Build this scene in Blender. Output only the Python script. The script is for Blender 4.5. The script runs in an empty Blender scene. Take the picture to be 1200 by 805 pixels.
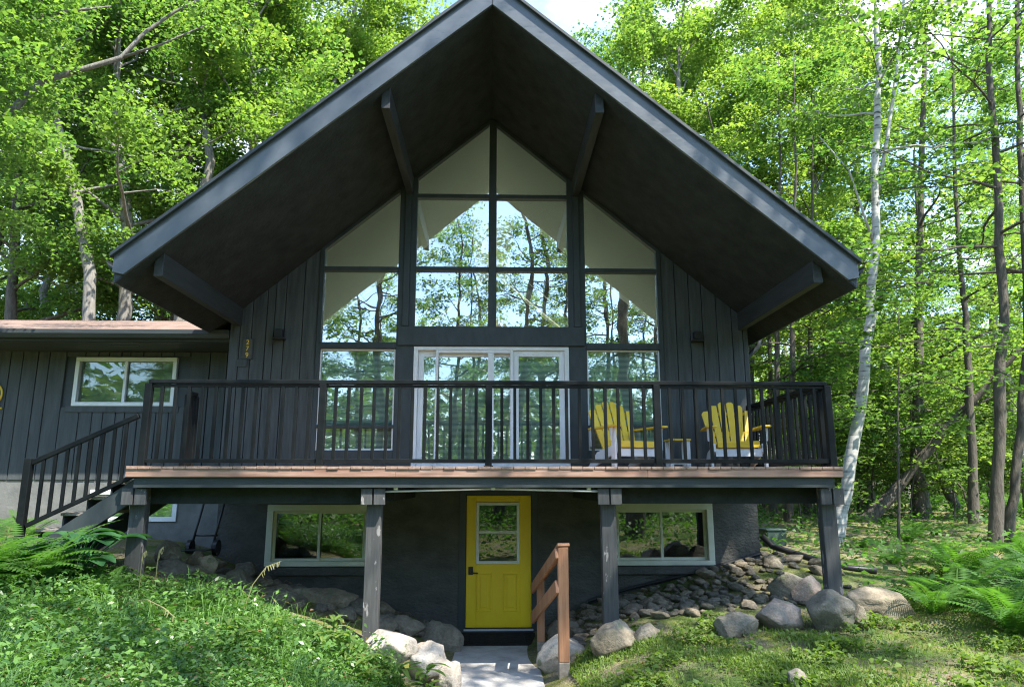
import bpy, bmesh, math, random
import numpy as np
from mathutils import Vector, Matrix, Quaternion, noise as mnoise

# ------------------------------------------------------------------ camera, sky, sun, exposure
scene = bpy.context.scene
C = scene.collection
F_PX, EYE, DIST = 820.0, 2.28, 11.67
PITCH = math.atan(163 / F_PX)
YAW = math.atan(22 * math.cos(PITCH) / F_PX)
cam_d = bpy.data.cameras.new('camera')
cam_d.sensor_width = 36.0
cam_d.lens = F_PX / 1200 * 36.0
cam_d.clip_start, cam_d.clip_end = 0.05, 2000
cam = bpy.data.objects.new('camera', cam_d)
C.objects.link(cam)
cam.location = (0, -DIST, EYE)
cam.rotation_euler = (math.pi / 2 + PITCH, 0, -YAW)
scene.camera = cam

SUN = Vector((0.47, -0.45, 1.0)).normalized()
world = bpy.data.worlds.new('World')
scene.world = world
world.use_nodes = True
wn = world.node_tree
bg = wn.nodes['Background']
sky = wn.nodes.new('ShaderNodeTexSky')
sky.sky_type = 'NISHITA'
sky.sun_disc = False
sky.sun_elevation = math.asin(SUN.z)
sky.sun_rotation = math.atan2(SUN.x, SUN.y)
sky.dust_density = .4
sky.ozone_density = 3.0
sky.air_density = 1.0
# thin bright summer cloud veiling parts of the sky
_tc = wn.nodes.new('ShaderNodeTexCoord')
_nz = wn.nodes.new('ShaderNodeTexNoise')
_nz.inputs['Scale'].default_value = 2.2
_nz.inputs['Detail'].default_value = 6
_nz.inputs['Roughness'].default_value = .6
_mp = wn.nodes.new('ShaderNodeMapping')
_mp.inputs['Location'].default_value = (3.1, .4, .2)
_mp.inputs['Scale'].default_value = (1, 1, 2.2)
wn.links.new(_tc.outputs['Generated'], _mp.inputs['Vector'])
wn.links.new(_mp.outputs[0], _nz.inputs['Vector'])
_rp = wn.nodes.new('ShaderNodeValToRGB')
_rp.color_ramp.elements[0].position = .43
_rp.color_ramp.elements[1].position = .68
wn.links.new(_nz.outputs['Fac'], _rp.inputs[0])
_mx = wn.nodes.new('ShaderNodeMix')
_mx.data_type = 'RGBA'
_sx = wn.nodes.new('ShaderNodeSeparateXYZ')
wn.links.new(_tc.outputs['Generated'], _sx.inputs[0])
_mr = wn.nodes.new('ShaderNodeMapRange')
_mr.inputs['From Min'].default_value = -.35
_mr.inputs['From Max'].default_value = .35
_mr.inputs['To Min'].default_value = .12
wn.links.new(_sx.outputs['Y'], _mr.inputs['Value'])
_ml = wn.nodes.new('ShaderNodeMath')
_ml.operation = 'MULTIPLY'
wn.links.new(_rp.outputs[0], _ml.inputs[0])
wn.links.new(_mr.outputs[0], _ml.inputs[1])
wn.links.new(_ml.outputs[0], _mx.inputs['Factor'])
wn.links.new(sky.outputs[0], _mx.inputs[6])
_mx.inputs[7].default_value = (3.6, 3.8, 4.1, 1)
wn.links.new(_mx.outputs[2], bg.inputs['Color'])
bg.inputs['Strength'].default_value = 0.15
sun_d = bpy.data.lights.new('sun', 'SUN')
sun_d.energy = 3.3
sun_d.angle = math.radians(0.55)
sun_d.color = (1.0, 0.95, 0.86)
sun = bpy.data.objects.new('sun', sun_d)
C.objects.link(sun)
sun.location = (20, -20, 40)
sun.rotation_mode = 'QUATERNION'
sun.rotation_quaternion = SUN.to_track_quat('Z', 'Y')
vs = scene.view_settings
vs.view_transform = 'Standard'
vs.look = 'None'
vs.exposure = 2.08
vs.gamma = 1.0
vs.use_curve_mapping = False
cy = scene.cycles
cy.max_bounces = 8
cy.diffuse_bounces = 4
cy.glossy_bounces = 3
cy.transmission_bounces = 4
cy.transparent_max_bounces = 12
cy.use_adaptive_sampling = True
cy.adaptive_threshold = 0.006
scene.cycles.filter_width = 1.15
cy.caustics_reflective = False
cy.caustics_refractive = False
cy.sample_clamp_indirect = 6.0

random.seed(7)
RNG = np.random.default_rng(11)
R = math.radians

# a photo pixel turned into the real point that lies on the vertical plane Y
_F = np.array([math.sin(YAW) * math.cos(PITCH), math.cos(YAW) * math.cos(PITCH), math.sin(PITCH)])
_R = np.array([math.cos(YAW), -math.sin(YAW), 0.0])
_U = np.cross(_R, _F)
def at(px, py, Y):
    d = _F + _R * ((px - 600) / F_PX) + _U * ((402.5 - py) / F_PX)
    t = (Y + DIST) / d[1]
    return Vector((t * d[0], Y, EYE + t * d[2]))

# ------------------------------------------------------------------ materials
def new_mat(name):
    m = bpy.data.materials.new(name)
    m.use_nodes = True
    nt = m.node_tree
    return m, nt, nt.nodes['Principled BSDF']

def N(nt, t, **kw):
    n = nt.nodes.new(t)
    for k, v in kw.items():
        if k in n.inputs:
            n.inputs[k].default_value = v
        else:
            setattr(n, k, v)
    return n

def ramp(nt, fac, stops):
    r = nt.nodes.new('ShaderNodeValToRGB')
    el = r.color_ramp.elements
    while len(el) < len(stops):
        el.new(0.5)
    for e, (p, c) in zip(el, stops):
        e.position = p
        e.color = (c[0], c[1], c[2], 1)
    nt.links.new(fac, r.inputs[0])
    return r.outputs[0]

def coords(nt, scale=(1, 1, 1), rnd=True):
    tc = nt.nodes.new('ShaderNodeTexCoord')
    mp = nt.nodes.new('ShaderNodeMapping')
    mp.inputs['Scale'].default_value = scale
    nt.links.new(tc.outputs['Object'], mp.inputs['Vector'])
    if rnd:
        oi = nt.nodes.new('ShaderNodeObjectInfo')
        mu = N(nt, 'ShaderNodeMath', operation='MULTIPLY')
        mu.inputs[1].default_value = 37.0
        nt.links.new(oi.outputs['Random'], mu.inputs[0])
        nt.links.new(mu.outputs[0], mp.inputs['Location'])
    return mp.outputs[0]

def noise_fac(nt, vec, scale, detail=4, rough=0.55):
    n = N(nt, 'ShaderNodeTexNoise', Scale=scale, Detail=detail, Roughness=rough)
    nt.links.new(vec, n.inputs['Vector'])
    return n.outputs['Fac']

def bump(nt, p, height, strength=0.3, dist=0.01):
    b = N(nt, 'ShaderNodeBump', Strength=strength, Distance=dist)
    nt.links.new(height, b.inputs['Height'])
    nt.links.new(b.outputs[0], p.inputs['Normal'])

def paint(name, dark, light, scale=(6, 6, 1), nscale=2.0, rough=0.55, bstr=0.25, bdist=0.004, spec=0.4):
    m, nt, p = new_mat(name)
    v = coords(nt, scale)
    f = noise_fac(nt, v, nscale, 6, 0.65)
    c = ramp(nt, f, [(0.3, dark), (0.7, light)])
    nt.links.new(c, p.inputs['Base Color'])
    p.inputs['Roughness'].default_value = rough
    p.inputs['Specular IOR Level'].default_value = spec
    f2 = noise_fac(nt, v, nscale * 6, 4)
    bump(nt, p, f2, bstr, bdist)
    return m

M = {}
M['siding'] = paint('charcoal_siding', (.034, .039, .040), (.080, .088, .090), (9, 9, .7), 2.2, .62, .5, .006, .3)
M['siding_wing'] = paint('slate_siding', (.045, .052, .056), (.082, .091, .096), (7, 7, .6), 2.0, .65, .5, .006, .3)
M['trim'] = paint('dark_trim', (.026, .033, .036), (.045, .054, .058), (3, 3, 1), 2.5, .5, .2, .003, .4)
M['soffit'] = paint('soffit_stucco', (.019, .023, .025), (.040, .046, .049), (1.2, 1.2, 1.2), 3.0, .85, .9, .012, .2)
M['stucco'] = paint('black_stucco', (.060, .060, .055), (.105, .105, .095), (1, 1, 1.6), 3.0, .8, 1.0, .02, .25)
M['railing'] = paint('railing_paint', (.005, .0065, .007), (.011, .013, .0135), (3, 3, 3), 3.0, .5, .1, .002, .16)
M['purlin'] = paint('purlin_wood', (.017, .020, .021), (.040, .044, .045), (8, .8, 8), 2.0, .6, .5, .005)
M['rim'] = paint('rim_paint', (.022, .028, .030), (.044, .052, .054), (.6, 5, 8), 2.5, .6, .3, .004)
M['white'] = paint('white_vinyl', (.66, .68, .69), (.78, .79, .79), (1, 1, 1), 3.0, .4, .05, .002)
M['cream'] = paint('cream_vinyl', (.55, .57, .46), (.68, .69, .58), (1, 1, 1), 3.0, .45, .05, .002)
M['yellow'] = paint('yellow_paint', (.76, .50, .035), (.84, .58, .06), (2, 2, 2), 3.0, .42, .1, .002)
M['door_yellow'] = paint('door_yellow_paint', (.80, .53, .012), (.86, .60, .02), (2, 2, 1), 2.0, .38, .06, .002)
M['black'] = paint('black_plastic', (.012, .012, .013), (.022, .022, .023), (2, 2, 2), 3.0, .4, .1, .002)
M['mat_rubber'] = paint('mat_rubber', (.016, .016, .015), (.036, .035, .032), (2, 2, 2), 6.0, .95, .3, .003, .08)
M['metal'] = paint('dull_metal', (.38, .40, .41), (.55, .56, .56), (1, 4, 4), 3.0, .35, .1, .001)
M['pale_wall'] = paint('pale_plaster', (.80, .82, .72), (.86, .88, .77), (1, 1, 1), 1.0, .85, .1, .003)
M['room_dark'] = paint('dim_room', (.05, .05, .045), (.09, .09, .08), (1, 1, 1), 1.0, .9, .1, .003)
M['blind_fabric'] = None
M['green_box'] = paint('green_enamel', (.05, .085, .065), (.075, .11, .088), (1, 1, 1), 2.0, .5, .1, .002)
M['block'] = paint('grey_block', (.11, .115, .11), (.18, .18, .17), (2, 2, 2), 2.0, .9, .5, .01)
M['slab'] = None

def wood(name, a, b, c, axis, rough=.7):
    m, nt, p = new_mat(name)
    sc = [14, 14, 14]
    sc[axis] = 0.8
    v = coords(nt, sc)
    f = noise_fac(nt, v, 1.6, 6, .7)
    col = ramp(nt, f, [(.25, a), (.5, b), (.75, c)])
    nt.links.new(col, p.inputs['Base Color'])
    p.inputs['Roughness'].default_value = rough
    bump(nt, p, f, .5, .006)
    return m
M['redwood'] = wood('weathered_red_wood', (.19, .092, .06), (.30, .175, .125), (.38, .265, .205), 0)
M['deckwood'] = wood('weathered_deck_boards', (.17, .10, .07), (.28, .18, .13), (.36, .27, .21), 1)
M['cedar'] = wood('cedar_post', (.21, .085, .038), (.33, .155, .078), (.42, .228, .13), 2)
M['step_wood'] = wood('worn_step_wood', (.13, .11, .09), (.22, .19, .155), (.30, .27, .22), 1)

def peeling(name):
    # dark paint with pale bare wood showing in ragged patches
    m, nt, p = new_mat(name)
    v = coords(nt, (1, 1, 1))
    n1 = noise_fac(nt, coords(nt, (5, 5, 1.6)), 2.2, 6, .6)
    grain = noise_fac(nt, coords(nt, (25, 25, 1.5)), 1.5, 5, .7)
    paintc = ramp(nt, grain, [(.3, (.034, .035, .035)), (.7, (.078, .079, .078))])
    woodc = ramp(nt, grain, [(.3, (.15, .14, .135)), (.7, (.30, .285, .275))])
    mx = nt.nodes.new('ShaderNodeMix')
    mx.data_type = 'RGBA'
    mask = ramp(nt, n1, [(.61, (0, 0, 0)), (.63, (1, 1, 1))])
    nt.links.new(mask, mx.inputs['Factor'])
    nt.links.new(paintc, mx.inputs[6])
    nt.links.new(woodc, mx.inputs[7])
    nt.links.new(mx.outputs[2], p.inputs['Base Color'])
    p.inputs['Roughness'].default_value = .75
    bump(nt, p, grain, .5, .004)
    return m
M['post'] = peeling('peeling_post_paint')

def fascia_mat():
    m, nt, p = new_mat('blue_grey_fascia')
    v = coords(nt, (1, 1, 1))
    f = noise_fac(nt, v, 1.3, 5, .65)
    f2 = noise_fac(nt, coords(nt, (3, 3, 12)), 2.0, 5, .7)
    c = ramp(nt, f, [(.3, (.042, .051, .059)), (.7, (.092, .104, .117))])
    nt.links.new(c, p.inputs['Base Color'])
    r = ramp(nt, f2, [(.3, (.26,) * 3), (.7, (.42,) * 3)])
    nt.links.new(r, p.inputs['Roughness'])
    p.inputs['Specular IOR Level'].default_value = .7
    bump(nt, p, f2, .25, .004)
    return m
M['fascia'] = fascia_mat()

def shingle_mat():
    m, nt, p = new_mat('brown_shingles')
    v = coords(nt, (1, 1, 1), False)
    b = N(nt, 'ShaderNodeTexBrick', Scale=3.0)
    b.inputs['Color1'].default_value = (.165, .105, .08, 1)
    b.inputs['Color2'].default_value = (.255, .175, .135, 1)
    b.inputs['Mortar'].default_value = (.06, .04, .035, 1)
    b.inputs['Mortar Size'].default_value = .012
    nt.links.new(v, b.inputs['Vector'])
    n = noise_fac(nt, v, 45, 3)
    mx = N(nt, 'ShaderNodeMix')
    mx.data_type = 'RGBA'
    mx.blend_type = 'OVERLAY'
    mx.inputs['Factor'].default_value = .6
    nt.links.new(b.outputs['Color'], mx.inputs[6])
    nt.links.new(n, mx.inputs[7])
    nt.links.new(mx.outputs[2], p.inputs['Base Color'])
    p.inputs['Roughness'].default_value = .95
    bump(nt, p, n, .8, .01)
    return m
M['shingle'] = shingle_mat()

def glass_mat(name, base, tint):
    m = bpy.data.materials.new(name)
    m.use_nodes = True
    nt = m.node_tree
    nt.nodes.clear()
    out = nt.nodes.new('ShaderNodeOutputMaterial')
    tr = N(nt, 'ShaderNodeBsdfTransparent')
    tr.inputs['Color'].default_value = (*tint, 1)
    gl = N(nt, 'ShaderNodeBsdfAnisotropic') if False else nt.nodes.new('ShaderNodeBsdfGlossy')
    gl.inputs['Roughness'].default_value = 0.0
    gl.inputs['Color'].default_value = (.95, .98, 1, 1)
    v = coords(nt, (1, 1, 1))
    nz = noise_fac(nt, v, 1.1, 2)
    bp = N(nt, 'ShaderNodeBump', Strength=.12, Distance=.02)
    nt.links.new(nz, bp.inputs['Height'])
    nt.links.new(bp.outputs[0], gl.inputs['Normal'])
    lw = N(nt, 'ShaderNodeFresnel', IOR=1.5)
    ma = N(nt, 'ShaderNodeMath', operation='MULTIPLY_ADD')
    ma.inputs[1].default_value = 1.2
    ma.inputs[2].default_value = base
    nt.links.new(lw.outputs[0], ma.inputs[0])
    mx = nt.nodes.new('ShaderNodeMixShader')
    nt.links.new(ma.outputs[0], mx.inputs[0])
    nt.links.new(tr.outputs[0], mx.inputs[1])
    nt.links.new(gl.outputs[0], mx.inputs[2])
    nt.links.new(mx.outputs[0], out.inputs[0])
    return m
M['glass'] = glass_mat('window_glass', .27, (.93, .97, .92))
M['skylight_glass'] = glass_mat('skylight_glass', .0, (.97, .98, .97))  # clear pane for the added roof openings
M['glass_low'] = glass_mat('lower_window_glass', .14, (.95, 1, .98))
M['glass_soft'] = glass_mat('curtained_glass', .03, (.8, .86, .82))
M['glass_dark'] = glass_mat('basement_glass', .06, (.75, .80, .76))

def blind_mat():
    m, nt, p = new_mat('sheer_striped_blind')
    tc = nt.nodes.new('ShaderNodeTexCoord')
    w = N(nt, 'ShaderNodeTexWave', Scale=3.2, Distortion=0.4)
    w.bands_direction = 'Z'
    nt.links.new(tc.outputs['Object'], w.inputs['Vector'])
    c = ramp(nt, w.outputs['Fac'], [(.3, (.42, .56, .53)), (.7, (.68, .80, .76))])
    nt.links.new(c, p.inputs['Base Color'])
    p.inputs['Roughness'].default_value = .9
    return m
M['blind_fabric'] = blind_mat()
M['wing_blind'] = paint('olive_blind', (.34, .39, .31), (.44, .48, .39), (1, 1, 1), 2.0, .9, .1, .003)

def slab_mat():
    m, nt, p = new_mat('worn_concrete')
    v = coords(nt, (1, 1, 1), False)
    f = noise_fac(nt, v, 3.0, 8, .7)
    f2 = noise_fac(nt, v, 40, 4)
    c = ramp(nt, f, [(.3, (.27, .25, .22)), (.5, (.44, .42, .385)), (.7, (.55, .53, .50))])
    nt.links.new(c, p.inputs['Base Color'])
    p.inputs['Roughness'].default_value = .92
    bump(nt, p, f2, .5, .008)
    return m
M['slab'] = slab_mat()

def rock_mat(name, a, b, c):
    m, nt, p = new_mat(name)
    v = coords(nt, (1, 1, 1))
    f = noise_fac(nt, v, 2.5, 8, .65)
    f2 = noise_fac(nt, v, 22, 6, .7)
    col = ramp(nt, f, [(.3, a), (.52, b), (.72, c)])
    mx = N(nt, 'ShaderNodeMix')
    mx.data_type = 'RGBA'
    mx.blend_type = 'OVERLAY'
    mx.inputs['Factor'].default_value = .7
    nt.links.new(col, mx.inputs[6])
    nt.links.new(f2, mx.inputs[7])
    # lichen
    f3 = noise_fac(nt, v, 5.5, 5, .6)
    mk = ramp(nt, f3, [(.60, (0, 0, 0)), (.66, (1, 1, 1))])
    mx2 = N(nt, 'ShaderNodeMix')
    mx2.data_type = 'RGBA'
    nt.links.new(mk, mx2.inputs['Factor'])
    nt.links.new(mx.outputs[2], mx2.inputs[6])
    mx2.inputs[7].default_value = (.17, .18, .105, 1)
    nt.links.new(mx2.outputs[2], p.inputs['Base Color'])
    p.inputs['Roughness'].default_value = .9
    bump(nt, p, f2, .8, .03)
    return m
M['rock_grey'] = rock_mat('grey_fieldstone', (.085, .073, .052), (.18, .157, .117), (.29, .26, .205))
M['rock_tan'] = rock_mat('tan_fieldstone', (.11, .09, .06), (.25, .205, .14), (.40, .34, .25))
M['rock_pink'] = rock_mat('pinkish_fieldstone', (.10, .078, .06), (.225, .18, .145), (.38, .32, .27))
M['rock_pale'] = rock_mat('pale_limestone', (.33, .275, .215), (.45, .39, .32), (.55, .50, .43))
M['rock_dark'] = rock_mat('dark_fieldstone', (.078, .068, .052), (.135, .12, .092), (.205, .185, .148))

def bark_mat(name, a, b, scale=(6, 6, 1.2)):
    m, nt, p = new_mat(name)
    v = coords(nt, scale)
    f = noise_fac(nt, v, 2.2, 7, .7)
    c = ramp(nt, f, [(.3, a), (.7, b)])
    nt.links.new(c, p.inputs['Base Color'])
    p.inputs['Roughness'].default_value = .95
    bump(nt, p, f, .9, .05)
    return m
M['bark'] = bark_mat('brown_bark', (.045, .037, .028), (.145, .125, .10))
M['bark_grey'] = bark_mat('grey_bark', (.11, .10, .085), (.27, .255, .225))

def birch_mat():
    m, nt, p = new_mat('birch_bark')
    v = coords(nt, (2.2, 2.2, 16))
    f = noise_fac(nt, v, 1.0, 5, .6)
    v2 = coords(nt, (3, 3, 2.2))
    f2 = noise_fac(nt, v2, 1.2, 4, .6)
    c1 = ramp(nt, f, [(.33, (.05, .045, .04)), (.40, (.30, .30, .275)), (.6, (.46, .45, .42))])
    mk = ramp(nt, f2, [(.62, (1, 1, 1)), (.72, (.35, .34, .31))])
    mx = N(nt, 'ShaderNodeMix')
    mx.data_type = 'RGBA'
    mx.blend_type = 'MULTIPLY'
    mx.inputs['Factor'].default_value = 1
    nt.links.new(c1, mx.inputs[6])
    nt.links.new(mk, mx.inputs[7])
    nt.links.new(mx.outputs[2], p.inputs['Base Color'])
    p.inputs['Roughness'].default_value = .7
    bump(nt, p, f, .4, .01)
    return m
M['birch'] = birch_mat()

def leaf_mat(name, lo, hi, transl=.5, rough=.45, sheen=.35):
    m = bpy.data.materials.new(name)
    m.use_nodes = True
    nt = m.node_tree
    p = nt.nodes['Principled BSDF']
    out = nt.nodes['Material Output']
    ge = nt.nodes.new('ShaderNodeNewGeometry')
    oi = nt.nodes.new('ShaderNodeObjectInfo')
    ma = N(nt, 'ShaderNodeMath', operation='MULTIPLY_ADD')
    ma.inputs[1].default_value = .35
    nt.links.new(oi.outputs['Random'], ma.inputs[0])
    m2 = N(nt, 'ShaderNodeMath', operation='MULTIPLY')
    m2.inputs[1].default_value = .65
    nt.links.new(ge.outputs['Random Per Island'], m2.inputs[0])
    nt.links.new(m2.outputs[0], ma.inputs[2])
    c = ramp(nt, ma.outputs[0], [(0.0, lo), (1.0, hi)])
    nt.links.new(c, p.inputs['Base Color'])
    p.inputs['Roughness'].default_value = rough
    p.inputs['Specular IOR Level'].default_value = sheen
    tr = nt.nodes.new('ShaderNodeBsdfTranslucent')
    mx = N(nt, 'ShaderNodeMix')
    mx.data_type = 'RGBA'
    mx.blend_type = 'MULTIPLY'
    mx.inputs['Factor'].default_value = 1
    nt.links.new(c, mx.inputs[6])
    mx.inputs[7].default_value = (2.2, 2.4, 1.0, 1)
    nt.links.new(mx.outputs[2], tr.inputs['Color'])
    ms = nt.nodes.new('ShaderNodeMixShader')
    ms.inputs[0].default_value = transl
    nt.links.new(p.outputs[0], ms.inputs[1])
    nt.links.new(tr.outputs[0], ms.inputs[2])
    nt.links.new(ms.outputs[0], out.inputs[0])
    return m
M['leaf'] = leaf_mat('maple_leaves', (.028, .085, .032), (.165, .235, .060))
M['leaf_dark'] = leaf_mat('dark_leaves', (.022, .066, .032), (.10, .155, .048))
M['leaf_light'] = leaf_mat('light_leaves', (.045, .110, .034), (.22, .28, .072))
M['fern'] = leaf_mat('fern_fronds', (.045, .12, .024), (.09, .18, .035), .4, .5, .25)
M['cover'] = leaf_mat('periwinkle_leaves', (.022, .080, .026), (.17, .30, .070), .3, .36, .3)
M['grass'] = leaf_mat('grass_blades', (.045, .11, .022), (.18, .24, .055), .35, .5, .25)
M['straw'] = leaf_mat('dry_stalks', (.22, .22, .10), (.36, .33, .18), .3, .6, .2)
M['hosta'] = leaf_mat('broad_leaves', (.035, .11, .04), (.06, .15, .055), .3, .4, .4)
M['litter'] = leaf_mat('dead_leaves', (.12, .07, .035), (.30, .19, .10), .2, .7, .2)

def ground_mat():
    m, nt, p = new_mat('lawn_and_soil')
    v = coords(nt, (1, 1, 1), False)
    f1 = noise_fac(nt, v, .55, 6, .6)
    f2 = noise_fac(nt, v, 2.8, 8, .7)
    f3 = noise_fac(nt, v, 35, 5, .7)
    soil = ramp(nt, f3, [(.3, (.10, .08, .05)), (.7, (.34, .29, .20))])
    moss = ramp(nt, f3, [(.3, (.075, .095, .018)), (.7, (.25, .27, .05))])
    green = ramp(nt, f3, [(.3, (.03, .065, .015)), (.7, (.10, .15, .035))])
    a = N(nt, 'ShaderNodeMix')
    a.data_type = 'RGBA'
    nt.links.new(ramp(nt, f2, [(.42, (0, 0, 0)), (.60, (1, 1, 1))]), a.inputs['Factor'])
    nt.links.new(soil, a.inputs[6])
    nt.links.new(moss, a.inputs[7])
    b = N(nt, 'ShaderNodeMix')
    b.data_type = 'RGBA'
    nt.links.new(ramp(nt, f1, [(.50, (0, 0, 0)), (.66, (1, 1, 1))]), b.inputs['Factor'])
    nt.links.new(a.outputs[2], b.inputs[6])
    nt.links.new(green, b.inputs[7])
    nt.links.new(b.outputs[2], p.inputs['Base Color'])
    p.inputs['Roughness'].default_value = .97
    p.inputs['Specular IOR Level'].default_value = .15
    bump(nt, p, f3, .9, .04)
    return m
M['ground'] = ground_mat()

# ------------------------------------------------------------------ mesh helpers
ORG = {}
def org(o):
    return ORG.get(o.name, Vector((0, 0, 0))) if o else Vector((0, 0, 0))

def tag(o, label=None, cat=None, group=None, kind=None):
    for k, v in (('label', label), ('category', cat), ('group', group), ('kind', kind)):
        if v:
            o[k] = v
    return o

def thing(name, label, cat, loc=(0, 0, 0), rz=0.0, group=None):
    o = bpy.data.objects.new(name, None)
    o.empty_display_size = .2
    C.objects.link(o)
    o.location = loc
    o.rotation_euler = (0, 0, rz)
    ORG[o.name] = Vector(loc)
    return tag(o, label, cat, group)

def copy_tree(o, parent=None):
    c = o.copy()
    C.objects.link(c)
    if parent:
        c.parent = parent
    for ch in [x for x in o.children]:
        copy_tree(ch, c)
    return c

class MB:
    def __init__(s):
        s.v, s.f = [], []
    def add(s, vs, fs):
        o = len(s.v)
        s.v += [tuple(x) for x in vs]
        s.f += [tuple(i + o for i in f) for f in fs]
        return s
    def box(s, x0, x1, y0, y1, z0, z1):
        vs = [(x, y, z) for x in (x0, x1) for y in (y0, y1) for z in (z0, z1)]
        return s.add(vs, [(0, 1, 3, 2), (4, 6, 7, 5), (0, 4, 5, 1), (2, 3, 7, 6), (0, 2, 6, 4), (1, 5, 7, 3)])
    def prism(s, poly, vec):
        # poly: list of 3-D points (planar); vec: extrusion
        n = len(poly)
        vec = Vector(vec)
        vs = [Vector(p) for p in poly] + [Vector(p) + vec for p in poly]
        fs = [tuple(range(n))[::-1], tuple(range(n, 2 * n))]
        fs += [(i, (i + 1) % n, n + (i + 1) % n, n + i) for i in range(n)]
        return s.add(vs, fs)
    def xz(s, poly, y0, y1):
        return s.prism([(x, y0, z) for x, z in poly], (0, y1 - y0, 0))
    def bar(s, a, b, w, h, up=(0, 0, 1)):
        a, b, up = Vector(a), Vector(b), Vector(up)
        d = (b - a).normalized()
        side = d.cross(up).normalized()
        u = side.cross(d).normalized()
        q = [side * sx * w / 2 + u * sz * h / 2 for sx, sz in ((-1, -1), (1, -1), (1, 1), (-1, 1))]
        return s.prism([a + k for k in q], b - a)
    def tube(s, pts, rad, n=8, cap=True):
        pts = [Vector(p) for p in pts]
        if not hasattr(rad, '__len__'):
            rad = [rad] * len(pts)
        vs, fs = [], []
        prev = None
        for i, p in enumerate(pts):
            d = (pts[min(i + 1, len(pts) - 1)] - pts[max(i - 1, 0)]).normalized()
            if prev is None:
                ref = Vector((1, 0, 0)) if abs(d.x) < .8 else Vector((0, 1, 0))
            else:
                ref = prev
            u = (ref - d * ref.dot(d)).normalized()
            prev = u
            w = d.cross(u)
            for k in range(n):
                a = 2 * math.pi * k / n
                vs.append(p + (u * math.cos(a) + w * math.sin(a)) * rad[i])
        for i in range(len(pts) - 1):
            for k in range(n):
                fs.append((i * n + k, i * n + (k + 1) % n, (i + 1) * n + (k + 1) % n, (i + 1) * n + k))
        if cap:
            fs.append(tuple(range(n))[::-1])
            fs.append(tuple(range((len(pts) - 1) * n, len(pts) * n)))
        return s.add(vs, fs)
    def build(s, name, mat, parent=None, bevel=0.0, smooth=False, label=None):
        me = bpy.data.meshes.new(name)
        o0 = org(parent)
        me.from_pydata([(v[0] - o0.x, v[1] - o0.y, v[2] - o0.z) for v in s.v], [], s.f)
        me.validate()
        bm = bmesh.new()
        bm.from_mesh(me)
        bmesh.ops.recalc_face_normals(bm, faces=bm.faces)
        bm.to_mesh(me)
        bm.free()
        me.materials.append(mat)
        if smooth:
            me.polygons.foreach_set('use_smooth', [True] * len(me.polygons))
        o = bpy.data.objects.new(name, me)
        C.objects.link(o)
        if parent:
            o.parent = parent
            ORG[o.name] = o0
        if bevel:
            b = o.modifiers.new('bevel', 'BEVEL')
            b.width = bevel
            b.segments = 1
            b.limit_method = 'ANGLE'
        if label:
            o['label'] = label
        return o

def quads_mesh(name, V, mat):
    """V: (n,4,3) array of loose quads."""
    n = len(V)
    me = bpy.data.meshes.new(name)
    me.vertices.add(n * 4)
    me.vertices.foreach_set('co', V.reshape(-1).astype(np.float32))
    me.loops.add(n * 4)
    me.loops.foreach_set('vertex_index', np.arange(n * 4, dtype=np.int32))
    me.polygons.add(n)
    me.polygons.foreach_set('loop_start', np.arange(0, n * 4, 4, dtype=np.int32))
    me.polygons.foreach_set('loop_total', np.full(n, 4, dtype=np.int32))
    me.update(calc_edges=True)
    me.materials.append(mat)
    return me

def leaf_quads(P, L, W, tilt, rng, fold=.18, up=None, heading=None):
    """diamond leaves at P (n,3), folded along the midrib, scattered around the up direction."""
    n = len(P)
    nrm = rng.normal(0, tilt, (n, 3))
    nrm[:, 2] = np.abs(1 + nrm[:, 2] * .3)
    if up is not None:
        nrm += up
    nrm /= np.linalg.norm(nrm, axis=1)[:, None]
    a = rng.uniform(0, 2 * np.pi, n) if heading is None else heading
    t = np.stack([np.cos(a), np.sin(a), np.zeros(n)], 1)
    t -= nrm * (t * nrm).sum(1)[:, None]
    t /= np.linalg.norm(t, axis=1)[:, None]
    b = np.cross(nrm, t)
    s = (.55 + .9 * rng.random(n) ** 1.4)[:, None]
    L2, W2 = L * s * .5, W * s * .5
    V = np.stack([P - t * L2, P + b * W2 + nrm * W2 * fold * 2 - t * L2 * .15, P + t * L2 - nrm * L2 * .25, P - b * W2 + nrm * W2 * fold * 2 - t * L2 * .15], 1)
    return V

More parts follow.
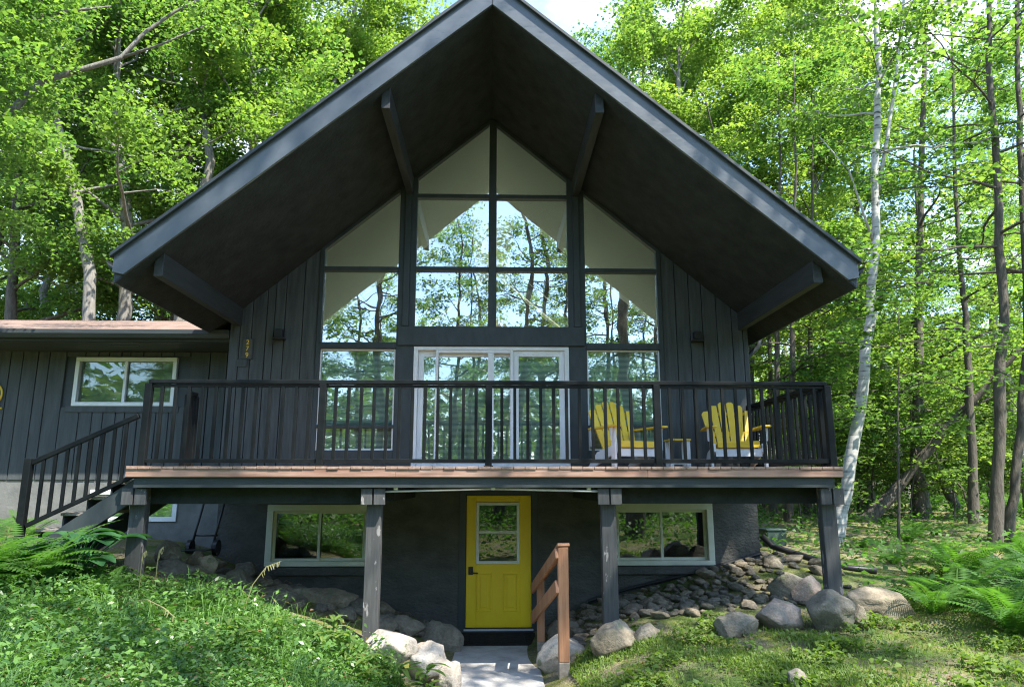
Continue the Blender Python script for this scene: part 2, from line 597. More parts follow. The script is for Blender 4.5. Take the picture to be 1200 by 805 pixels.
# ------------------------------------------------------------------ ground
CP = [
    # along the front wall of the house
    (-4.4, 0, 1.12), (-3.0, 0, .62), (-2.0, 0, .44), (-1.3, 0, .26), (-.6, 0, .0), (0, 0, -.1), (.65, 0, -.02), (1.3, 0, .28), (1.94, 0, .5), (3, 0, .76), (4.35, 0, 1.08),
    # along the deck posts
    (-6, -2.6, 1.22), (-4.35, -2.6, 1.15), (-3, -2.6, .80), (-2, -2.6, .52), (-1.4, -2.6, .40), (-.75, -2.6, 0), (-.3, -2.6, -.1), (.5, -2.6, -.1), (.9, -2.6, .12), (1.45, -2.6, .50), (2.5, -2.6, .62), (4.2, -2.6, .74), (6, -2.6, .74),
    (-4.3, -1.3, 1.12), (-1.4, -1.3, .3), (.2, -1.3, -.1), (1.3, -1.3, .35), (3, -1.3, .72), (4.3, -1.3, .88),
    # foreground
    (-5.5, -4, 1.12), (-3, -4, .80), (-1.6, -4, .42), (-.85, -4, .02), (0, -4, -.1), (.6, -4, -.08), (1.05, -4, .2), (2, -4, .46), (4, -4, .62), (7, -4, .78),
    (-6, -6, 1.1), (-3, -6, .82), (-1.5, -6, .4), (0, -6, -.05), (1.2, -6, .2), (2.5, -6, .42), (4.5, -6, .60), (8, -6, .75),
    (-6, -11, .7), (0, -11, .5), (6, -11, .6), (0, -20, .6), (-20, -20, .8), (20, -20, .8),
    # sides and rear
    (-7, 1, 1.45), (-12, 1, 1.6), (-12, -5, 1.4), (6, 1, .92), (8, 5, 1.1), (12, 0, .95), (14, -5, .9), (0, 10, 1.4), (0, 20, 1.7), (15, 20, 1.5), (-15, 20, 2.0), (25, 8, 1.4),
    (0, 60, 3.0), (50, 60, 2.5), (-50, 60, 3.5), (60, 0, 1.6), (-60, 0, 2.2), (-60, -60, 1), (60, -60, 1), (0, -60, .8),
]
_cp = np.array(CP, float)
def _k(r):
    return np.where(r < 1e-9, 0, r * r * np.log(np.maximum(r, 1e-9)))
_n = len(_cp)
_K = _k(np.linalg.norm(_cp[:, None, :2] - _cp[None, :, :2], axis=2)) + np.eye(_n) * .02
_P = np.concatenate([np.ones((_n, 1)), _cp[:, :2]], 1)
_A = np.block([[_K, _P], [_P.T, np.zeros((3, 3))]])
_w = np.linalg.solve(_A, np.concatenate([_cp[:, 2], np.zeros(3)]))
def ground(x, y):
    x = np.atleast_1d(np.asarray(x, float))
    y = np.atleast_1d(np.asarray(y, float))
    xc, yc = np.clip(x, -70, 70), np.clip(y, -70, 70)
    out = np.zeros(x.shape)
    for s in range(0, x.size, 4000):
        xx, yy = xc.ravel()[s:s + 4000], yc.ravel()[s:s + 4000]
        r = np.hypot(xx[:, None] - _cp[None, :, 0], yy[:, None] - _cp[None, :, 1])
        out.ravel()[s:s + 4000] = _k(r) @ _w[:_n] + _w[_n] + _w[_n + 1] * xx + _w[_n + 2] * yy
    far = np.clip((np.hypot(x, y) - 8) / 10, 0, 1)
    out += (.022 + .05 * far) * (np.sin(x * 2.3 + 1.3 * np.sin(y * 1.7)) + np.sin(y * 2.9 + x * .8)) * np.clip((np.abs(x - .1) - .8) * 2, 0, 1)
    return out
def gz(x, y):
    return float(ground(x, y)[0])

def build_ground():
    xs = np.concatenate([np.linspace(-150, -13, 24)[:-1], np.arange(-13, 15, .17), np.linspace(15, 150, 24)])
    ys = np.concatenate([np.linspace(-150, -12, 20)[:-1], np.arange(-12, 9, .17), np.linspace(9, 150, 24)])
    X, Y = np.meshgrid(xs, ys)
    Z = ground(X, Y)
    nx, ny = len(xs), len(ys)
    V = np.stack([X, Y, Z], 2).reshape(-1, 3)
    i = np.arange(nx * ny).reshape(ny, nx)
    Fq = np.stack([i[:-1, :-1], i[:-1, 1:], i[1:, 1:], i[1:, :-1]], 2).reshape(-1, 4)
    me = bpy.data.meshes.new('ground')
    me.from_pydata(V.tolist(), [], Fq.tolist())
    me.polygons.foreach_set('use_smooth', [True] * len(me.polygons))
    me.materials.append(M['ground'])
    o = bpy.data.objects.new('ground', me)
    C.objects.link(o)
    tag(o, kind='structure')
build_ground()

# concrete walk from the basement door to the lawn
mb = MB()
mb.prism([(-.62, -.02, -.25), (.72, -.02, -.25), (.62, -1.7, -.25), (.60, -4.6, -.25), (-.55, -4.6, -.25), (-.85, -3.2, -.25), (-.72, -1.7, -.25)], (0, 0, .225))
tag(mb.build('walkway', M['slab'], None, .012), kind='structure')

# ------------------------------------------------------------------ the house
HX = -0.045
SL = 0.848
RIDGE = 8.75
XL, XR = -4.45, 4.36
def zs(x):
    return RIDGE - SL * abs(x - HX)

house = thing('house', 'black painted chalet with a steep gable roof and a tall wall of windows', 'house', (HX, 0, 0))

def boards(x0, x1, zb, ztf, y0, y1, lo, hi, gap, rng, skip=None):
    mbx = MB()
    x = x0
    while x < x1 - .02:
        w = rng.uniform(lo, hi)
        xe = min(x + w, x1)
        if x1 - xe < .06:
            xe = x1
        a, b = x + gap / 2, xe - gap / 2
        dy = rng.uniform(-.003, .003)
        segs = [(zb, None)]
        if skip:
            sx0, sx1, sz0, sz1 = skip
            if b > sx0 and a < sx1:
                segs = [(zb, sz0), (sz1, None)]
        for (q0, q1) in segs:
            if q1 is None:
                poly = [(a, q0), (b, q0), (b, ztf(b)), (a, ztf(a))]
            else:
                poly = [(a, q0), (b, q0), (b, q1), (a, q1)]
            mbx.xz(poly, y0 + dy, y1)
        x = xe
    return mbx

rs = random.Random(3)
mb = boards(XL, -2.99, 2.40, lambda x: zs(x) - .002, -.022, .02, .13, .30, .012, rs)
mb.build('gable_siding', M['siding'], house, .004)
mb = boards(2.89, XR, 2.40, lambda x: zs(x) - .002, -.022, .02, .13, .30, .012, rs)
mb.build('gable_siding', M['siding'], house, .004)
# structural wall behind the boards
mb = MB()
mb.xz([(XL, 2.3), (-2.95, 2.3), (-2.95, zs(-2.95)), (XL, zs(XL))], .02, .16)
mb.xz([(2.85, 2.3), (XR, 2.3), (XR, zs(XR)), (2.85, zs(2.85))], .02, .16)
mb.box(XL, XL + .14, .16, 9.86, 2.3, zs(XL) - .01)
mb.box(XR - .14, XR, .16, 9.86, 2.3, zs(XR) - .01)
mb.xz([(XL, 2.3), (XR, 2.3), (XR, zs(XR) - .01), (HX, RIDGE - .01), (XL, zs(XL) - .01)], 9.86, 10.0)
mb.build('upper_wall', M['trim'], house)
# side walls outside cladding lines follow the same dark paint

# interior
mb = MB()
mb.box(XL + .142, XR - .142, .2, 9.84, 2.28, 2.40)
mb.build('room_floor', M['pale_wall'], house)
mb = MB()
mb.box(XL + .145, XL + .165, .2, 9.79, 2.41, zs(XL) - .02)
mb.box(XR - .165, XR - .145, .2, 9.79, 2.41, zs(XR) - .02)
mb.build('room_wall', M['step_wood'], house)

# roof pieces: slab following one slope between |x| limits
def slope_slab(mbx, side, a0, a1, y0, y1, d0, d1):
    pts = []
    for (a, d) in ((a0, d0), (a1, d0), (a1, d1), (a0, d1)):
        pts.append((HX + side * a, y0, RIDGE - SL * a + d))
    mbx.prism(pts, (0, y1 - y0, 0))
EAVE = 4.72
YF = -3.06
roof = MB()
for side in (-1, 1):
    slope_slab(roof, side, 0, EAVE, YF, 3.4, .03, .37)
    slope_slab(roof, side, 0, EAVE, 9.4, 10.6, .03, .37)
    slope_slab(roof, side, 0, .5, 3.4, 9.4, .03, .37)  # rear slopes left open here for the added daylight openings
    slope_slab(roof, side, 4.1, EAVE, 3.4, 9.4, .03, .37)
roof_o = roof.build('roof', M['trim'], house)
sh = MB()
for side in (-1, 1):
    slope_slab(sh, side, 0, EAVE + .06, YF - .05, 3.4, .372, .408)
    slope_slab(sh, side, 0, EAVE + .06, 9.4, 10.65, .372, .408)
    slope_slab(sh, side, 0, .5, 3.4, 9.4, .372, .408)
    slope_slab(sh, side, 4.1, EAVE + .06, 3.4, 9.4, .372, .408)
sh.build('shingles', M['shingle'], roof_o)
for side in (-1, 1):
    de = MB()
    slope_slab(de, side, 0, EAVE + .06, YF - .098, YF - .052, .355, .412)
    de.build('drip_edge', M['trim'], roof_o, .004)
for side in (-1, 1):  # added openings, unseen from the front, letting sun in to brighten the ceiling
    sk = MB()
    slope_slab(sk, side, .52, 4.08, 3.42, 9.38, .30, .33)
    sk.build('skylight', M['skylight_glass'], roof_o)
sf = MB()
for side in (-1, 1):
    slope_slab(sf, side, 0, EAVE, YF, .03, 0, .028)
    slope_slab(sf, side, 4.25, EAVE, .03, 10.6, 0, .028)
sf.build('soffit', M['soffit'], roof_o)
mb = MB()
mb.xz([(XL + .15, 2.41), (XR - .15, 2.41), (XR - .15, zs(XR - .15) - .05), (HX, RIDGE - .05), (XL + .15, zs(XL + .15) - .05)], 9.80, 9.84)
mb.build('rear_wall', M['step_wood'], house)
ce = MB()
for side in (-1, 1):
    slope_slab(ce, side, 0, 4.24, .17, 3.4, -.01, .026)
    slope_slab(ce, side, 0, 4.24, 9.4, 9.79, -.01, .026)
    slope_slab(ce, side, 0, .5, 3.4, 9.4, -.01, .026)
    slope_slab(ce, side, 4.1, 4.24, 3.4, 9.4, -.01, .026)
ce.build('ceiling', M['pale_wall'], house)
for side in (-1, 1):
    fb = MB()
    a1 = EAVE + .03
    pts = [(HX + side * .002, RIDGE + .0), (HX + side * (a1 - .14), RIDGE - SL * (a1 - .14)), (HX + side * a1, RIDGE - SL * (a1 - .14) + .03), (HX + side * a1, RIDGE - SL * a1 + .37), (HX + side * .002, RIDGE + .37)]
    fb.xz(pts, YF - .045, YF - .002)
    fo = fb.build('fascia_board', M['fascia'], roof_o, .005)
    eb = MB()
    x = HX + side * (EAVE + .002)
    eb.box(min(x, x + side * .025), max(x, x + side * .025), YF, 10.6, RIDGE - SL * EAVE + .0, RIDGE - SL * EAVE + .33)
    eb.build('eave_board', M['trim'], roof_o)
    gt = MB()
    x = HX + side * (EAVE + .03)
    zt = RIDGE - SL * EAVE + .30
    pr = [(x, zt), (x, zt - .10), (x + side * .07, zt - .11), (x + side * .12, zt - .03), (x + side * .12, zt), (x + side * .112, zt), (x + side * .112, zt - .03), (x + side * .066, zt - .10), (x + side * .008, zt - .092), (x + side * .008, zt)]
    gt.xz(pr, YF + .02, 10.6)
    gt.build('gutter', M['rim'], roof_o)
# ridge seam line and purlins
for px in (-1.49, 1.43, -4.31, 4.25):
    pb = MB()
    zt = zs(px) + .0
    w = .058
    xa, xb = HX + px - w, HX + px + w
    xa, xb = px - w, px + w
    h = .21
    pb.prism([(xa, YF + .13, zs(xa) - .002), (xa, YF + .13, min(zs(xa), zs(xb)) - h), (xb, YF + .13, min(zs(xa), zs(xb)) - h), (xb, YF + .13, zs(xb) - .002)], (0, -YF - .16, 0))
    pb.build('purlin', M['purlin'], roof_o, .004)
for px in (1.43, 4.25):
    pb = MB()
    pb.box(px - .03, px + .062, YF + .128, YF + .19, zs(px) - .25, zs(px) - .19)
    pb.build('bracket', M['rim'], roof_o)
# right downspout elbow at the rear of the eave
mb = MB()
mb.tube([(4.78, .5, 4.86), (4.72, .5, 4.66), (4.55, .5, 4.50), (4.43, .5, 4.44), (4.43, .5, 4.2), (4.43, .5, 1.35), (4.5, .42, 1.22)], .042, 10)
mb.build('downspout', M['rim'], house, smooth=True)

# ---- gable glazing
GY0, GY1 = -.05, .08       # frame depth
frame = MB()
def vbar(x0, x1, z0, y0=GY0, y1=GY1):
    frame.xz([(x0, z0), (x1, z0), (x1, zs(x1) - .003), (x0, zs(x0) - .003)], y0, y1)
# two-piece posts
for (x0, x1) in ((-1.655, -1.355), (1.275, 1.575)):
    frame.xz([(x0, 2.4), (x1, 2.4), (x1, zs(x1) - .003), (x0, zs(x0) - .003)], -.035, .1)
    m_ = (x0 + x1) / 2
    frame.xz([(m_ - .055, 4.88), (m_ + .055, 4.88), (m_ + .055, zs(m_ + .055) - .003), (m_ - .055, zs(m_ - .055) - .003)], -.075, -.033)
vbar(-2.99, -2.92, 2.4)
vbar(2.82, 2.89, 2.4)
vbar(-.10, .035, 4.86, -.06, .08)
# sloping head trim
for side in (-1, 1):
    for (a0, a1) in ((.06, 1.32), (1.62, 2.88)):
        pts = [(HX + side * a, RIDGE - SL * a + d) for a, d in ((a0, -.003), (a1, -.003), (a1, -.075), (a0, -.075))]
        frame.xz(pts, -.045, .075)
def hbar(x0, x1, z0, z1, y0=-.045, y1=.075):
    frame.box(x0, x1, y0, y1, z0, z1)
for z in (7.20, 5.865):
    hbar(-1.356, -.098, z, z + .075)
    hbar(.033, 1.277, z, z + .075)
hbar(-1.62, 1.54, 4.55, 4.875, -.08, .09)
for (x0, x1) in ((-2.922, -1.653), (1.573, 2.822)):
    hbar(x0, x1, 5.855, 5.93)
    hbar(x0, x1, 4.50, 4.60, -.055, .085)
    hbar(x0, x1, 3.16, 3.215)
    hbar(x0, x1, 2.41, 2.80)
    hbar(x0, x1, 4.49, 4.502, -.065, -.03)
gw = frame.build('gable_window', M['trim'], house, .004)
def pane(poly, y=.02, mat='glass', name='pane', parent=None):
    p = MB()
    p.xz(poly, y, y + .012)
    return p.build(name, M[mat], parent or gw)
e = .004
def gz_top(x0, x1, zb):
    return [(x0, zb), (x1, zb), (x1, zs(x1) - .07), (x0, zs(x0) - .07)]
for (x0, x1) in ((-1.355 + e, -.10 - e), (.035 + e, 1.275 - e)):
    pane(gz_top(x0, x1, 7.275))
    pane([(x0, 5.94), (x1, 5.94), (x1, 7.20), (x0, 7.20)])
    pane([(x0, 4.875), (x1, 4.875), (x1, 5.865), (x0, 5.865)])
for (x0, x1) in ((-2.92 + e, -1.655 - e), (1.575 + e, 2.82 - e)):
    pane(gz_top(x0, x1, 5.93))
    pane([(x0, 4.60), (x1, 4.60), (x1, 5.855), (x0, 5.855)])
    pane([(x0, 3.215), (x1, 3.215), (x1, 4.49), (x0, 4.49)], mat='glass_low')
    pane([(x0, 2.80), (x1, 2.80), (x1, 3.16), (x0, 3.16)], mat='glass_low')
    p = MB()
    for k in range(1):
        p.box(x0 - .03, x1 + .03, .115, .121, 2.75, 4.5)
    p.build('blind', M['blind_fabric'], gw)
    # thin pale beads round the lower sashes
    bd = MB()
    bd.box(x0, x1, -.012, .018, 4.462, 4.488)
    bd.box(x0, x0 + .022, -.012, .018, 2.80, 4.46)
    bd.box(x1 - .022, x1, -.012, .018, 2.80, 4.46)
    bd.box(x0 + .022, x1 - .022, -.012, .018, 2.80, 2.825)
    bd.build('bead', M['white'], gw)

# ---- sliding patio door
sd0, sd1, sz0, sz1 = -1.35, 1.27, 2.45, 4.535
sdf = MB()
sdf.box(sd0, sd1, -.04, .09, sz1 - .06, sz1 - .002)
sdf.box(sd0, sd0 + .075, -.04, .09, sz0, sz1 - .06)
sdf.box(sd1 - .075, sd1, -.04, .09, sz0, sz1 - .06)
sdf.box(sd0 + .075, sd1 - .075, -.04, .09, sz0, sz0 + .05)
slider = sdf.build('patio_door', M['white'], house, .004)
def sash(x0, x1, y0, y1, w, top, mat, name, glass=True):
    s = MB()
    z0, z1 = sz0 + .052, sz1 - .062
    s.box(x0, x0 + w, y0, y1, z0, z1)
    s.box(x1 - w, x1, y0, y1, z0, z1)
    s.box(x0 + w, x1 - w, y0, y1, z1 - top, z1)
    s.box(x0 + w, x1 - w, y0, y1, z0, z0 + top)
    o = s.build(name, M[mat], slider, .003)
    return o, (x0 + w, x1 - w, z0 + top, z1 - top)
o, q = sash(sd0 + .077, .36, .045, .085, .09, .10, 'white', 'fixed_sash')
p = MB(); p.box(q[0], q[1], .06, .07, q[2], q[3]); p.build('pane', M['glass_low'], o)
o, q = sash(.33, sd1 - .077, .002, .042, .09, .10, 'white', 'sliding_sash')
p = MB(); p.box(q[0], q[1], .015, .025, q[2], q[3]); p.build('pane', M['glass_low'], o)
o, q = sash(-.98, .33, -.035, -.01, .05, .045, 'white', 'screen_sash')
p = MB(); p.box(-.10, -.0, -.033, -.012, q[2], q[3]); p.build('stile', M['white'], o)
p = MB(); p.box(-.945, -.925, -.06, -.036, 3.32, 3.5); p.build('handle', M['black'], o)
p = MB(); p.box(sd0 + .02, sd1 - .02, .13, .135, 2.42, 4.5); p.build('blind', M['blind_fabric'], slider)

# ---- basement wall
mb = MB()
WX0, WX1 = XL + .03, XR - .03
def bwall(x0, x1, z0, z1):
    mb.box(x0, x1, -.005, .25, z0, z1)
DX0, DX1 = -.55, .73
bwall(WX0, -3.62, -.3, 2.30)
bwall(-3.62, -1.95, -.3, .97)
bwall(-3.62, -1.95, 1.94, 2.30)
bwall(-1.95, DX0, -.3, 2.30)
bwall(DX0, DX1, 2.17, 2.30)
bwall(DX1, 1.90, -.3, 2.30)
bwall(1.90, 3.58, -.3, .97)
bwall(1.90, 3.58, 1.96, 2.30)
bwall(3.58, WX1, -.3, 2.30)
mb.box(WX0, WX0 + .25, .25, 9.9, -.3, 2.30)
mb.box(WX1 - .25, WX1, .25, 9.9, -.3, 2.30)
mb.build('basement_wall', M['stucco'], house)
mb = MB()
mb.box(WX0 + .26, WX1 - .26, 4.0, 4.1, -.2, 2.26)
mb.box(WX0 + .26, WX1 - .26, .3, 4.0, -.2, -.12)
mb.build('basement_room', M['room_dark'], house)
mb = MB()
mb.tube([(4.33, -.03, 1.16), (3.2, -.04, .86), (2.2, -.05, .64), (1.5, -.05, .44)], .028, 8)
mb.build('drain_edge', M['black'], house)

def basement_window(x0, x1, z0, z1, swap, sill):
    f = MB()
    w = .10
    f.box(x0, x1, -.04, .09, z1 - w, z1)
    f.box(x0, x1, -.04, .09, z0, z0 + w * .75)
    f.box(x0, x0 + w, -.04, .09, z0 + w * .75, z1 - w)
    f.box(x1 - w, x1, -.04, .09, z0 + w * .75, z1 - w)
    fo = f.build('basement_window', M['cream'], house, .006)
    ins = MB()
    xm = (x0 + x1) / 2
    a, b, c, d = x0 + w + .002, x1 - w - .002, z0 + w * .75 + .002, z1 - w - .002
    t = .042
    for (p0, p1, yy) in ((a, xm + .02, .01), (xm - .03, b, .045)):
        ins.box(p0, p1, yy, yy + .032, d - t, d)
        ins.box(p0, p1, yy, yy + .032, c, c + t)
        ins.box(p0, p0 + t, yy, yy + .032, c + t, d - t)
        ins.box(p1 - t, p1, yy, yy + .032, c + t, d - t)
    ins.build('sash', M['cream'], fo, .003)
    for (p0, p1, yy) in ((a + t, xm + .02 - t, .022), (xm - .03 + t, b - t, .057)):
        g = MB()
        g.box(p0, p1, yy, yy + .008, c + t, d - t)
        g.build('pane', M['glass_dark'], fo)
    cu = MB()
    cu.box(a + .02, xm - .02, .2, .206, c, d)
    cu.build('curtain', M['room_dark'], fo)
    if sill:
        s = MB()
        s.box(x0 - .05, x1 + .09, -.09, -.006, z0 - .13, z0 - .012)
        s.build('sill', M['stucco'], fo, .006)
basement_window(-3.62, -1.95, .98, 1.935, False, True)
basement_window(1.90, 3.58, .98, 1.95, True, True)

# ---- yellow door
mb = MB()
mb.box(DX0, -.435, -.02, .2, -.08, 2.17)
mb.box(.625, DX1, -.02, .2, -.08, 2.17)
mb.box(-.435, .625, -.02, .2, 2.08, 2.17)
mb.box(-.435, .625, -.05, .2, -.08, .035)
jamb = mb.build('door_frame', M['trim'], house, .004)
mb = MB()
mb.box(-.45, .64, -.075, -.051, .012, .037)
mb.build('threshold', M['metal'], jamb)
dy0, dy1 = .03, .075
door = MB()
dl, dr, db, dt = -.43, .62, .042, 2.075
wl, wr, wb, wt = -.27, .43, 1.005, 1.965
door.box(dl, wl, dy0, dy1, db, dt)
door.box(wr, dr, dy0, dy1, db, dt)
door.box(wl, wr, dy0, dy1, db, wb)
door.box(wl, wr, dy0, dy1, wt, dt)
# raised lower panels
for (a, b) in ((-.255, -.015), (.165, .405)):
    for (p0, p1, q0, q1) in ((a, b, .28, .31), (a, b, .84, .87), (a, a + .03, .31, .84), (b - .03, b, .31, .84)):
        door.box(p0, p1, dy0 - .010, dy0 + .002, q0, q1)
    door.box(a + .06, b - .06, dy0 - .008, dy0 + .002, .34, .81)
door_o = door.build('basement_door', M['door_yellow'], house, .006)
wf = MB()
t = .045
wf.box(wl, wr, dy0 - .022, dy0 + .03, wt - t, wt)
wf.box(wl, wr, dy0 - .022, dy0 + .03, wb, wb + t)
wf.box(wl, wl + t, dy0 - .022, dy0 + .03, wb + t, wt - t)
wf.box(wr - t, wr, dy0 - .022, dy0 + .03, wb + t, wt - t)
wf.box(wl + t, wr - t, dy0 - .018, dy0 + .03, 1.475, 1.52)
wfo = wf.build('door_window', M['white'], door_o, .004)
for (z0, z1, yy) in ((wb + t, 1.475, .012), (1.52, wt - t, .02)):
    g = MB()
    g.box(wl + t, wr - t, dy0 + yy, dy0 + yy + .006, z0, z1)
    g.build('pane', M['glass_soft'], door_o)
hd = MB()
hd.box(-.39, -.315, dy0 - .022, dy0, .84, .965)
hd.tube([(-.352, dy0 - .02, .875), (-.352, dy0 - .06, .875)], .012, 8)
hd.bar((-.36, dy0 - .06, .875), (-.235, dy0 - .06, .868), .014, .022)
hd.build('handle', M['black'], door_o, .004)

# ---- low wing on the left
WY = 1.0
WZB, WZT = 2.33, 4.60
wx0, wx1 = -13.0, XL + .0
rs = random.Random(5)
mb = boards(wx0, wx1 - .004, WZB, lambda x: WZT, WY - .022, WY + .02, .16, .36, .014, rs, skip=(-7.56, -5.68, 3.60, 4.52))
mb.build('wing_siding', M['siding_wing'], house, .004)
mb = MB()
mb.box(wx0, -7.52, WY + .02, WY + .15, WZB, WZT)
mb.box(-5.72, wx1 - .004, WY + .02, WY + .15, WZB, WZT)
mb.box(-7.52, -5.72, WY + .02, WY + .15, WZB, 3.62)
mb.box(-7.52, -5.72, WY + .02, WY + .15, 4.50, WZT)
mb.box(wx0, wx0 + .15, WY + .15, 8.0, WZB, WZT)
mb.build('wing_wall', M['trim'], house)
mb = MB()
mb.box(wx0 + .03, -7.02, WY - .0, WY + .3, .9, WZB - .003)
mb.box(-7.02, -5.5, WY - .0, WY + .3, .9, 1.62)
mb.box(-7.02, -5.5, WY - .0, WY + .3, 2.16, WZB - .003)
mb.box(-5.5, wx1 + .02, WY - .0, WY + .3, .9, WZB - .003)
mb.build('wing_foundation', M['block'], house)
f = MB()
f.box(-7.02, -5.5, WY - .03, WY + .05, 2.08, 2.16)
f.box(-7.02, -5.5, WY - .03, WY + .05, 1.62, 1.70)
for xx in (-7.02, -6.3, -5.58):
    f.box(xx, xx + .08, WY - .03, WY + .05, 1.70, 2.08)
fo = f.build('wing_basement_window', M['white'], house, .004)
for xx in (-6.94, -6.22):
    g = MB(); g.box(xx, xx + .64, WY + .02, WY + .03, 1.70, 2.08); g.build('pane', M['glass'], fo)
    g = MB(); g.box(xx, xx + .64, WY + .10, WY + .11, 1.70, 2.08); g.build('blind', M['pale_wall'], fo)
# roof of the wing
wr_ = MB()
def wslab(y0, y1, x0, x1, d0, d1):
    zz = lambda y: 4.76 + .268 * (y - .1)
    wr_.prism([(x0, y0, zz(y0) + d0), (x0, y1, zz(y1) + d0), (x0, y1, zz(y1) + d1), (x0, y0, zz(y0) + d1)], (x1 - x0, 0, 0))
wslab(.1, 4.35, wx0 - .5, XL - .005, -.02, .05)
wr_.prism([(wx0 - .5, 4.36, 5.88), (wx0 - .5, 8.6, 4.7), (wx0 - .5, 8.6, 4.78), (wx0 - .5, 4.36, 5.96)], (XL - .005 - wx0 + .5, 0, 0))
wro = wr_.build('wing_roof', M['shingle'], house)
mb = MB()
mb.prism([(wx0 - .5, .07, 4.80), (wx0 - .5, .07, 4.68), (wx0 - .5, -.02, 4.66), (wx0 - .5, -.06, 4.73), (wx0 - .5, -.06, 4.80)], (XL - .006 - wx0 + .5, 0, 0))
mb.build('gutter', M['rim'], wro, .004)
mb = MB()
mb.box(wx0 - .5, XL - .006, .075, .098, 4.62, 4.735)
mb.box(wx0 - .5, XL - .006, .12, WY - .024, 4.61, 4.635)
mb.build('wing_soffit', M['rim'], wro)
mb = MB()
mb.box(-6.6, -6.15, .35, .45, 4.604, 4.612)
mb.build('soffit_vent', M['black'], wro)
f = MB()
a, b, c, d = -7.52, -5.72, 3.62, 4.50
t = .07
f.box(a, b, WY - .05, WY + .1, d - t, d)
f.box(a, b, WY - .05, WY + .1, c, c + t)
f.box(a, a + t, WY - .05, WY + .1, c + t, d - t)
f.box(b - t, b, WY - .05, WY + .1, c + t, d - t)
f.box(-6.66, -6.61, WY - .02, WY + .08, c + t, d - t)
fo = f.build('wing_window', M['white'], house, .004)
for (p0, p1) in ((a + t, -6.66), (-6.61, b - t)):
    g = MB(); g.box(p0, p1, WY + .03, WY + .04, c + t, d - t); g.build('pane', M['glass_soft'], fo)
g = MB(); g.box(a + t, b - t, WY + .13, WY + .14, c + t, d - t); g.build('blind', M['wing_blind'], fo)
f = MB()
f.box(a - .09, b + .09, WY - .045, WY - .024, c - .11, c - .002)
f.build('window_trim', M['siding_wing'], fo)

# ---- fixtures on the walls
def digits(text, loc, size, depth, mat, parent, name):
    cu = bpy.data.curves.new(name, 'FONT')
    cu.body = text
    cu.size = size
    cu.extrude = depth
    cu.align_x = 'CENTER'
    cu.align_y = 'CENTER'
    tmp = bpy.data.objects.new(name + '_tmp', cu)
    me = bpy.data.meshes.new_from_object(tmp)
    bpy.data.objects.remove(tmp)
    me.transform(Matrix.Rotation(math.pi / 2, 4, 'X'))
    me.materials.clear()
    me.materials.append(mat)
    o = bpy.data.objects.new(name, me)
    C.objects.link(o)
    o.parent = parent
    o.location = Vector(loc) - org(parent)
    return o
sign = thing('house_number_sign', 'small house number plaque reading 279 in yellow on the dark siding', 'sign', (-4.125, -.03, 4.30))
mb = MB(); mb.box(-4.215, -4.035, -.05, -.026, 4.30, 4.655); mb.build('backplate', M['trim'], sign, .003)
mb = MB(); mb.box(-4.20, -4.05, -.054, -.0505, 4.315, 4.64); mb.build('panel', M['room_dark'], sign)
for k, ch in enumerate('279'):
    digits(ch, (-4.125, -.056, 4.585 - k * .108), .112, .004, M['yellow'], sign, 'digit')
mb = MB(); mb.box(-4.28, -4.12, -.045, -.026, 4.18, 4.295); mb.build('lower_plate', M['siding'], sign)
for x, lab in ((-3.60, 'black box wall lamp on the dark siding left of the windows'), (3.46, 'black box wall lamp on the dark siding right of the windows')):
    l = thing('wall_lamp', lab, 'wall lamp', (x, -.03, 4.60), group='wall lamps on the gable')
    mb = MB()
    mb.box(x - .06, x + .06, -.16, -.026, 4.66, 4.80)
    mb.build('housing', M['black'], l, .006)
    mb = MB()
    mb.box(x - .10, x + .10, -.18, -.026, 4.625, 4.658)
    mb.build('hood', M['black'], l, .004)
mb = MB()
mb.box(1.60, 1.66, -.085, -.036, 2.86, 3.18)
tag(mb.build('outlet_cover', M['white'], None, .004), 'white weatherproof cover box on the wall beside the patio door', 'outlet cover')

pts = []
o0 = at(-12, 462, WY - .04)
for k in range(28):
    a = -2.25 + k / 27 * 5.6
    pts.append((o0.x + .215 * math.cos(a), WY - .045, o0.z + .215 * math.sin(a)))
orn = MB()
orn.tube(pts, .016, 8)
orn.tube([(o0.x + .10, WY - .045, o0.z - .17), (o0.x + .2, WY - .045, o0.z - .24), (o0.x + .25, WY - .045, o0.z - .25)], .016, 8)
tag(orn.build('wall_ornament', M['yellow'], None, smooth=True), 'yellow ring shaped ornament on the slate siding of the low wing', 'ornament')

# ------------------------------------------------------------------ deck
DZ = 2.475
deck = thing('deck', 'raised wooden deck on square posts across the front of the house', 'deck', (0, -1.5, 0))
bd = MB()
x = -4.44
rs = random.Random(8)
while x < 4.33:
    xe = min(x + .142, 4.345)
    bd.box(x + .003, xe - .003, -2.965 + rs.uniform(-.008, .006), -.06, DZ - .034, DZ + rs.uniform(-.002, .002))
    x = xe
bd.build('decking', M['deckwood'], deck, .003)
mb = MB()
for (a, b) in ((-4.445, -1.2), (-1.198, 1.9), (1.902, 4.34)):
    mb.box(a, b, -2.955, -2.915, DZ - .128, DZ - .036)
mb.build('edge_board', M['redwood'], deck, .004)
mb = MB()
mb.box(-4.355, 4.24, -2.912, -2.87, DZ - .255, DZ - .04)
mb.box(-4.355, -4.315, -2.868, -.08, DZ - .255, DZ - .04)
mb.box(4.20, 4.24, -2.868, -.08, DZ - .255, DZ - .04)
mb.build('rim_joist', M['rim'], deck, .003)
mb = MB()
x = -4.0
while x < 4.15:
    mb.box(x, x + .045, -2.868, -.08, DZ - .25, DZ - .04)
    x += .405
mb.build('joist', M['soffit'], deck)
